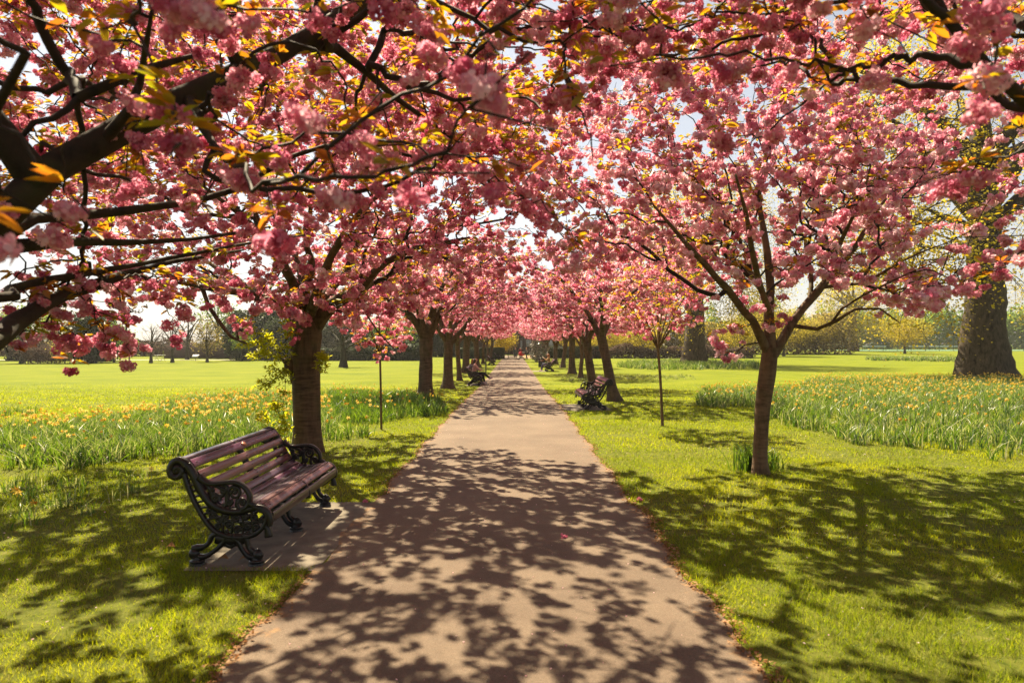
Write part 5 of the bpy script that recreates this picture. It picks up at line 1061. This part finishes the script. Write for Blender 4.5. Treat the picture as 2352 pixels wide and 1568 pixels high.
def mass(name, x0, x1, y0, h, n, mat, seed, label, size=.2, depth=2.5, top=.35):
    g = np.random.default_rng(seed); x = g.uniform(x0, x1, n); y = y0 + g.uniform(0, depth, n); H = h * (1 - top + 2 * top * vnoise(x, y * 0, .3, seed)) * (.8 + .4 * vnoise(x, y * 0, 1.1, seed + 1)); z = H * g.random(n) ** .8 + gz(y)
    b = MB(); pv = np.array([(-.5, -.25, 0), (.1, -.5, .12), (.55, .2, 0), (-.2, .5, .1)]); V, F, T = scatter(pv, np.array([[0, 1, 2, 3]]), np.full(4, .5), np.stack([x, y, z], -1), g, (0, PI), size * g.uniform(.6, 1.5, n), .25); b.add(V, F, T)
    # woody stems inside
    for xx in np.arange(x0, x1, .9):
        yy = y0 + depth / 2; b.tube([(xx, yy, float(gz(yy)) - .05), (xx + g.normal(0, .3), yy + g.normal(0, .3), float(gz(yy)) + h * .55)], [.05, .02], 4, mat=1)
    return tag(b.build(name, [mat, M['far_bark']]), label, 'undergrowth', kind='stuff')
mass('undergrowth', -62, -50, 83, 1.3, 12000, M['evergreen'], 61, 'dark undergrowth at the far left edge of the field')
mass('woodland', -95, -30, 106, 2.3, 16000, M['brown_leaf'], 62, 'hazy brown wood far behind the field trees', .34, 6)
mass('undergrowth', -27, -11, 84, 1.9, 17000, M['evergreen'], 63, 'dark bushes seen between the left-hand cherry trunks')
mass('woodland', -32, -6, 104, 5.0, 30000, M['evergreen'], 64, 'dark wood behind the left-hand cherries', .34, 6)
mass('woodland', 9, 60, 118, 6.0, 30000, M['olive_leaf'], 65, 'olive wood behind the planes on the right', .34, 8)
mass('woodland', 60, 190, 205, 11, 40000, M['green_leaf'], 66, 'green tree belt beyond the tennis courts', .65, 12)
mass('undergrowth', 10, 34, 96, 1.5, 12000, M['brown_leaf'], 67, 'low twiggy bushes beyond the second plane')
for X, Y, dd, sc, lb in ((789, 843, None, 1.0, 'short thick-trunked bare tree standing in the field behind the left sapling'),):
    o = far_tree('bare_tree', 510, 4.6, 3.2, 1.5, .28, None, 650, 0, 0, 'ivy_bark', zb=1.0, rtip=.005); put(o, X, Y, label=lb)
for X, dd, lb in ((872, 88, 'dark tree trunk in the wood, left of the thick left cherry'), (905, 90, 'dark tree trunk in the wood touching the thick left cherry'), (925, 93, 'slim trunk in the wood seen past the left cherry')): again(og, X, 0, dd, .9, dd, label=lb)
# path-end greenery
yg = far_tree('green_tree', 511, 4.3, 2.2, 1.0, .12, 'plane_leaf', 380, 14, .12, zb=.9, spread=.25, rtip=.004); put(yg, 1150, 0, 97.5, 1.0, 0, 'yellow-green tree over the clipped hedge left of the building')
wb = far_tree('flowering_bush', 512, 2.6, 1.1, .3, .06, 'glossy_leaf', 340, 7, .11, zb=.1, spread=.12, rtip=.003); put(wb, 1237, 0, 78, 1.0, 0, 'white-flecked glossy bush on the right, beyond the litter bin', 'shrub')
# planes on the right
pl = far_tree('plane_tree', 520, 24, 11.5, 9, 1.1, 'plane_leaf', 2000, 30, .135, 'plane_bark', zb=1.2, spread=.65, inner=.35, rtip=.012, nl=12); q = G(2265, 866); put(pl, 2260, 866, label='giant plane with massive flared trunk at the right edge')
o = again(pl, 1597, 836, sc=.85, rz=2.2, label='second huge plane behind the right sapling, daffodil leaves at its foot')
sp_ = far_tree('young_plane', 521, 6.2, 4.0, 1.6, .16, 'plane_leaf', 480, 20, .11, 'ivy_bark', zb=1.5, spread=.35, rtip=.007)
put(sp_, 1873, 813, label='small yellow-leaved tree before the left end of the tennis fence', group='young trees on the right lawn')
for X, Y, sc, rz, lb in ((2078, 812, 1.1, 1, 'small thin tree in front of the white tennis nets'), (1390, 820, .85, 2, 'small tree seen right of the leaning cherry'), (1476, 822, .8, 3, 'small yellow tree left of the second plane'), (1700, 820, 1.0, 4, 'small yellow tree between the second plane and the slender cherry'), (1330, 822, .7, 5, 'small tree beyond the thin young cherry'), (1800, 818, 1.2, .5, 'small yellow tree just right of the slender cherry stem')):
    again(sp_, X, Y, sc=sc, rz=rz, label=lb, group='young trees on the right lawn')
again(pl, 2560, 0, 60, .8, 4, label='plane beyond the right edge, leafing over the giant trunk')
again(pl, 1960, 0, 150, .75, 1, label='distant plane behind the tennis fence')
# tennis courts
yc = 150.; zc_ = float(gz(yc)); tc = solid('court_green', (.10, .22, .12), .8); 
grid('tennis_court', np.linspace(76, 150, 10), np.linspace(152, 185, 6), lambda X, Y: gz(Y) + .02 + 0 * X, tc)
def mesh_fence(p0, p1, h, n, label):
    root = empty('mesh_fence', (0, 0, 0)); p0 = np.array(p0, float); p1 = np.array(p1, float); fm = solid('fence_green', (.03, .06, .04), .6); b = MB()
    for k in range(n + 1):
        q = p0 + (p1 - p0) * k / n; z = float(gz(q[1])); b = MB(); b.tube([(q[0], q[1], z), (q[0], q[1], z + h)], .05, 5); b.build('fence_post', fm, root)
    b = MB()
    for k in range(24): z = h * (k + .5) / 24; b.tube([(*p0, float(gz(p0[1])) + z), (*p1, float(gz(p1[1])) + z)], .012, 3, cap=False)
    m = n * 12
    for k in range(m): q = p0 + (p1 - p0) * (k + .5) / m; z = float(gz(q[1])); b.tube([(q[0], q[1], z), (q[0], q[1], z + h)], .010, 3, cap=False)
    b.build('netting', fm, root); return tag(root, label, 'fence')
mesh_fence((75.5, 151), (150, 151), 3.4, 24, 'tall green mesh fence along the front of the tennis courts'); mesh_fence((75.5, 151), (70, 190), 3.4, 14, 'green mesh fence running back along the court side')
for k, (x0, x1) in enumerate(((84.3, 90), (95.4, 99.6), (100.4, 108))):
    root = empty('tennis_net', (x0, 165, float(gz(165)))); b = MB(); b.box(((x1 - x0) / 2, 0, 1.0), (x1 - x0, .04, .24)); b.build('net_band', wm, root)
    for q in (0, x1 - x0): b = MB(); b.tube([(q, 0, 0), (q, 0, 1.05)], .05, 6); b.build('net_post', M['iron'], root)
    b = MB(); [b.tube([(0, 0, z), (x1 - x0, 0, z)], .008, 3) for z in np.arange(.1, .95, .1)]; b.build('net', M['iron'], root)
    tag(root, ['white-topped tennis net nearest the left corner of the courts', 'white-topped tennis net in the middle court', 'white-topped tennis net beside the giant plane trunk'][k], 'tennis net', 'tennis nets')
# brick wall, picnic bench, sign by the field
root = empty('brick_wall', (0, 97, float(gz(97)))); x0 = (378 - 1180) / FX * 97; x1 = (640 - 1180) / FX * 97; b = MB(); b.box(((x0 + x1) / 2, 0, .85), (x1 - x0, .35, 1.9)); b.build('wall', M['brick'], root); b = MB(); b.box(((x0 + x1) / 2, 0, 1.84), (x1 - x0 + .1, .45, .1)); b.build('coping', solid('coping', (.16, .14, .13), .8), root); tag(root, 'long low dark brick wall behind the bare field trees', 'wall')
q = G(367, 829); root = empty('picnic_bench', q); b = MB(); b.box((0, 0, .72), (1.1, .6, .05)); b.build('table_top', wm, root); b = MB(); b.box((0, -.6, .42), (1.1, .22, .05)); b.build('seat', wm, root); [[(lambda b: (b.tube([(x, -.6 * q, 0), (x, .3 * q, .7)], .03, 5), b.build('leg', wm, root)))(MB()) for x in (-.4, .4)] for q in (-1, 1)]; tag(root, 'white picnic bench across the field between two bare trees', 'picnic bench')
q = G(449, 829); root = empty('field_sign', q); b = MB(); b.box((0, 0, .62), (.75, .5, .04), rx=.6); b.build('panel', wm, root); b = MB(); b.tube([(0, 0, 0), (0, 0, .6)], .03, 6); b.build('leg', M['iron'], root); tag(root, 'tilted white information panel left of the yellow-brown tree', 'sign')

# ------------------------------------------------------------------ air
HAZE = .0003
b = MB(); b.box((0, 350, 19), (2400, 1400, 44)); hz_ = b.build('haze', newmat('air')[0]); tag(hz_, 'thin spring haze over the whole park', 'haze', kind='stuff')
hm = hz_.data.materials[0]; nt = hm.node_tree; out = nt.nodes[0]; pv = N(nt, 'ShaderNodeVolumePrincipled'); pv.inputs['Density'].default_value = HAZE; pv.inputs['Color'].default_value = (.95, .93, .9, 1); pv.inputs['Anisotropy'].default_value = .35
nt.links.new(pv.outputs[0], out.inputs['Volume'])
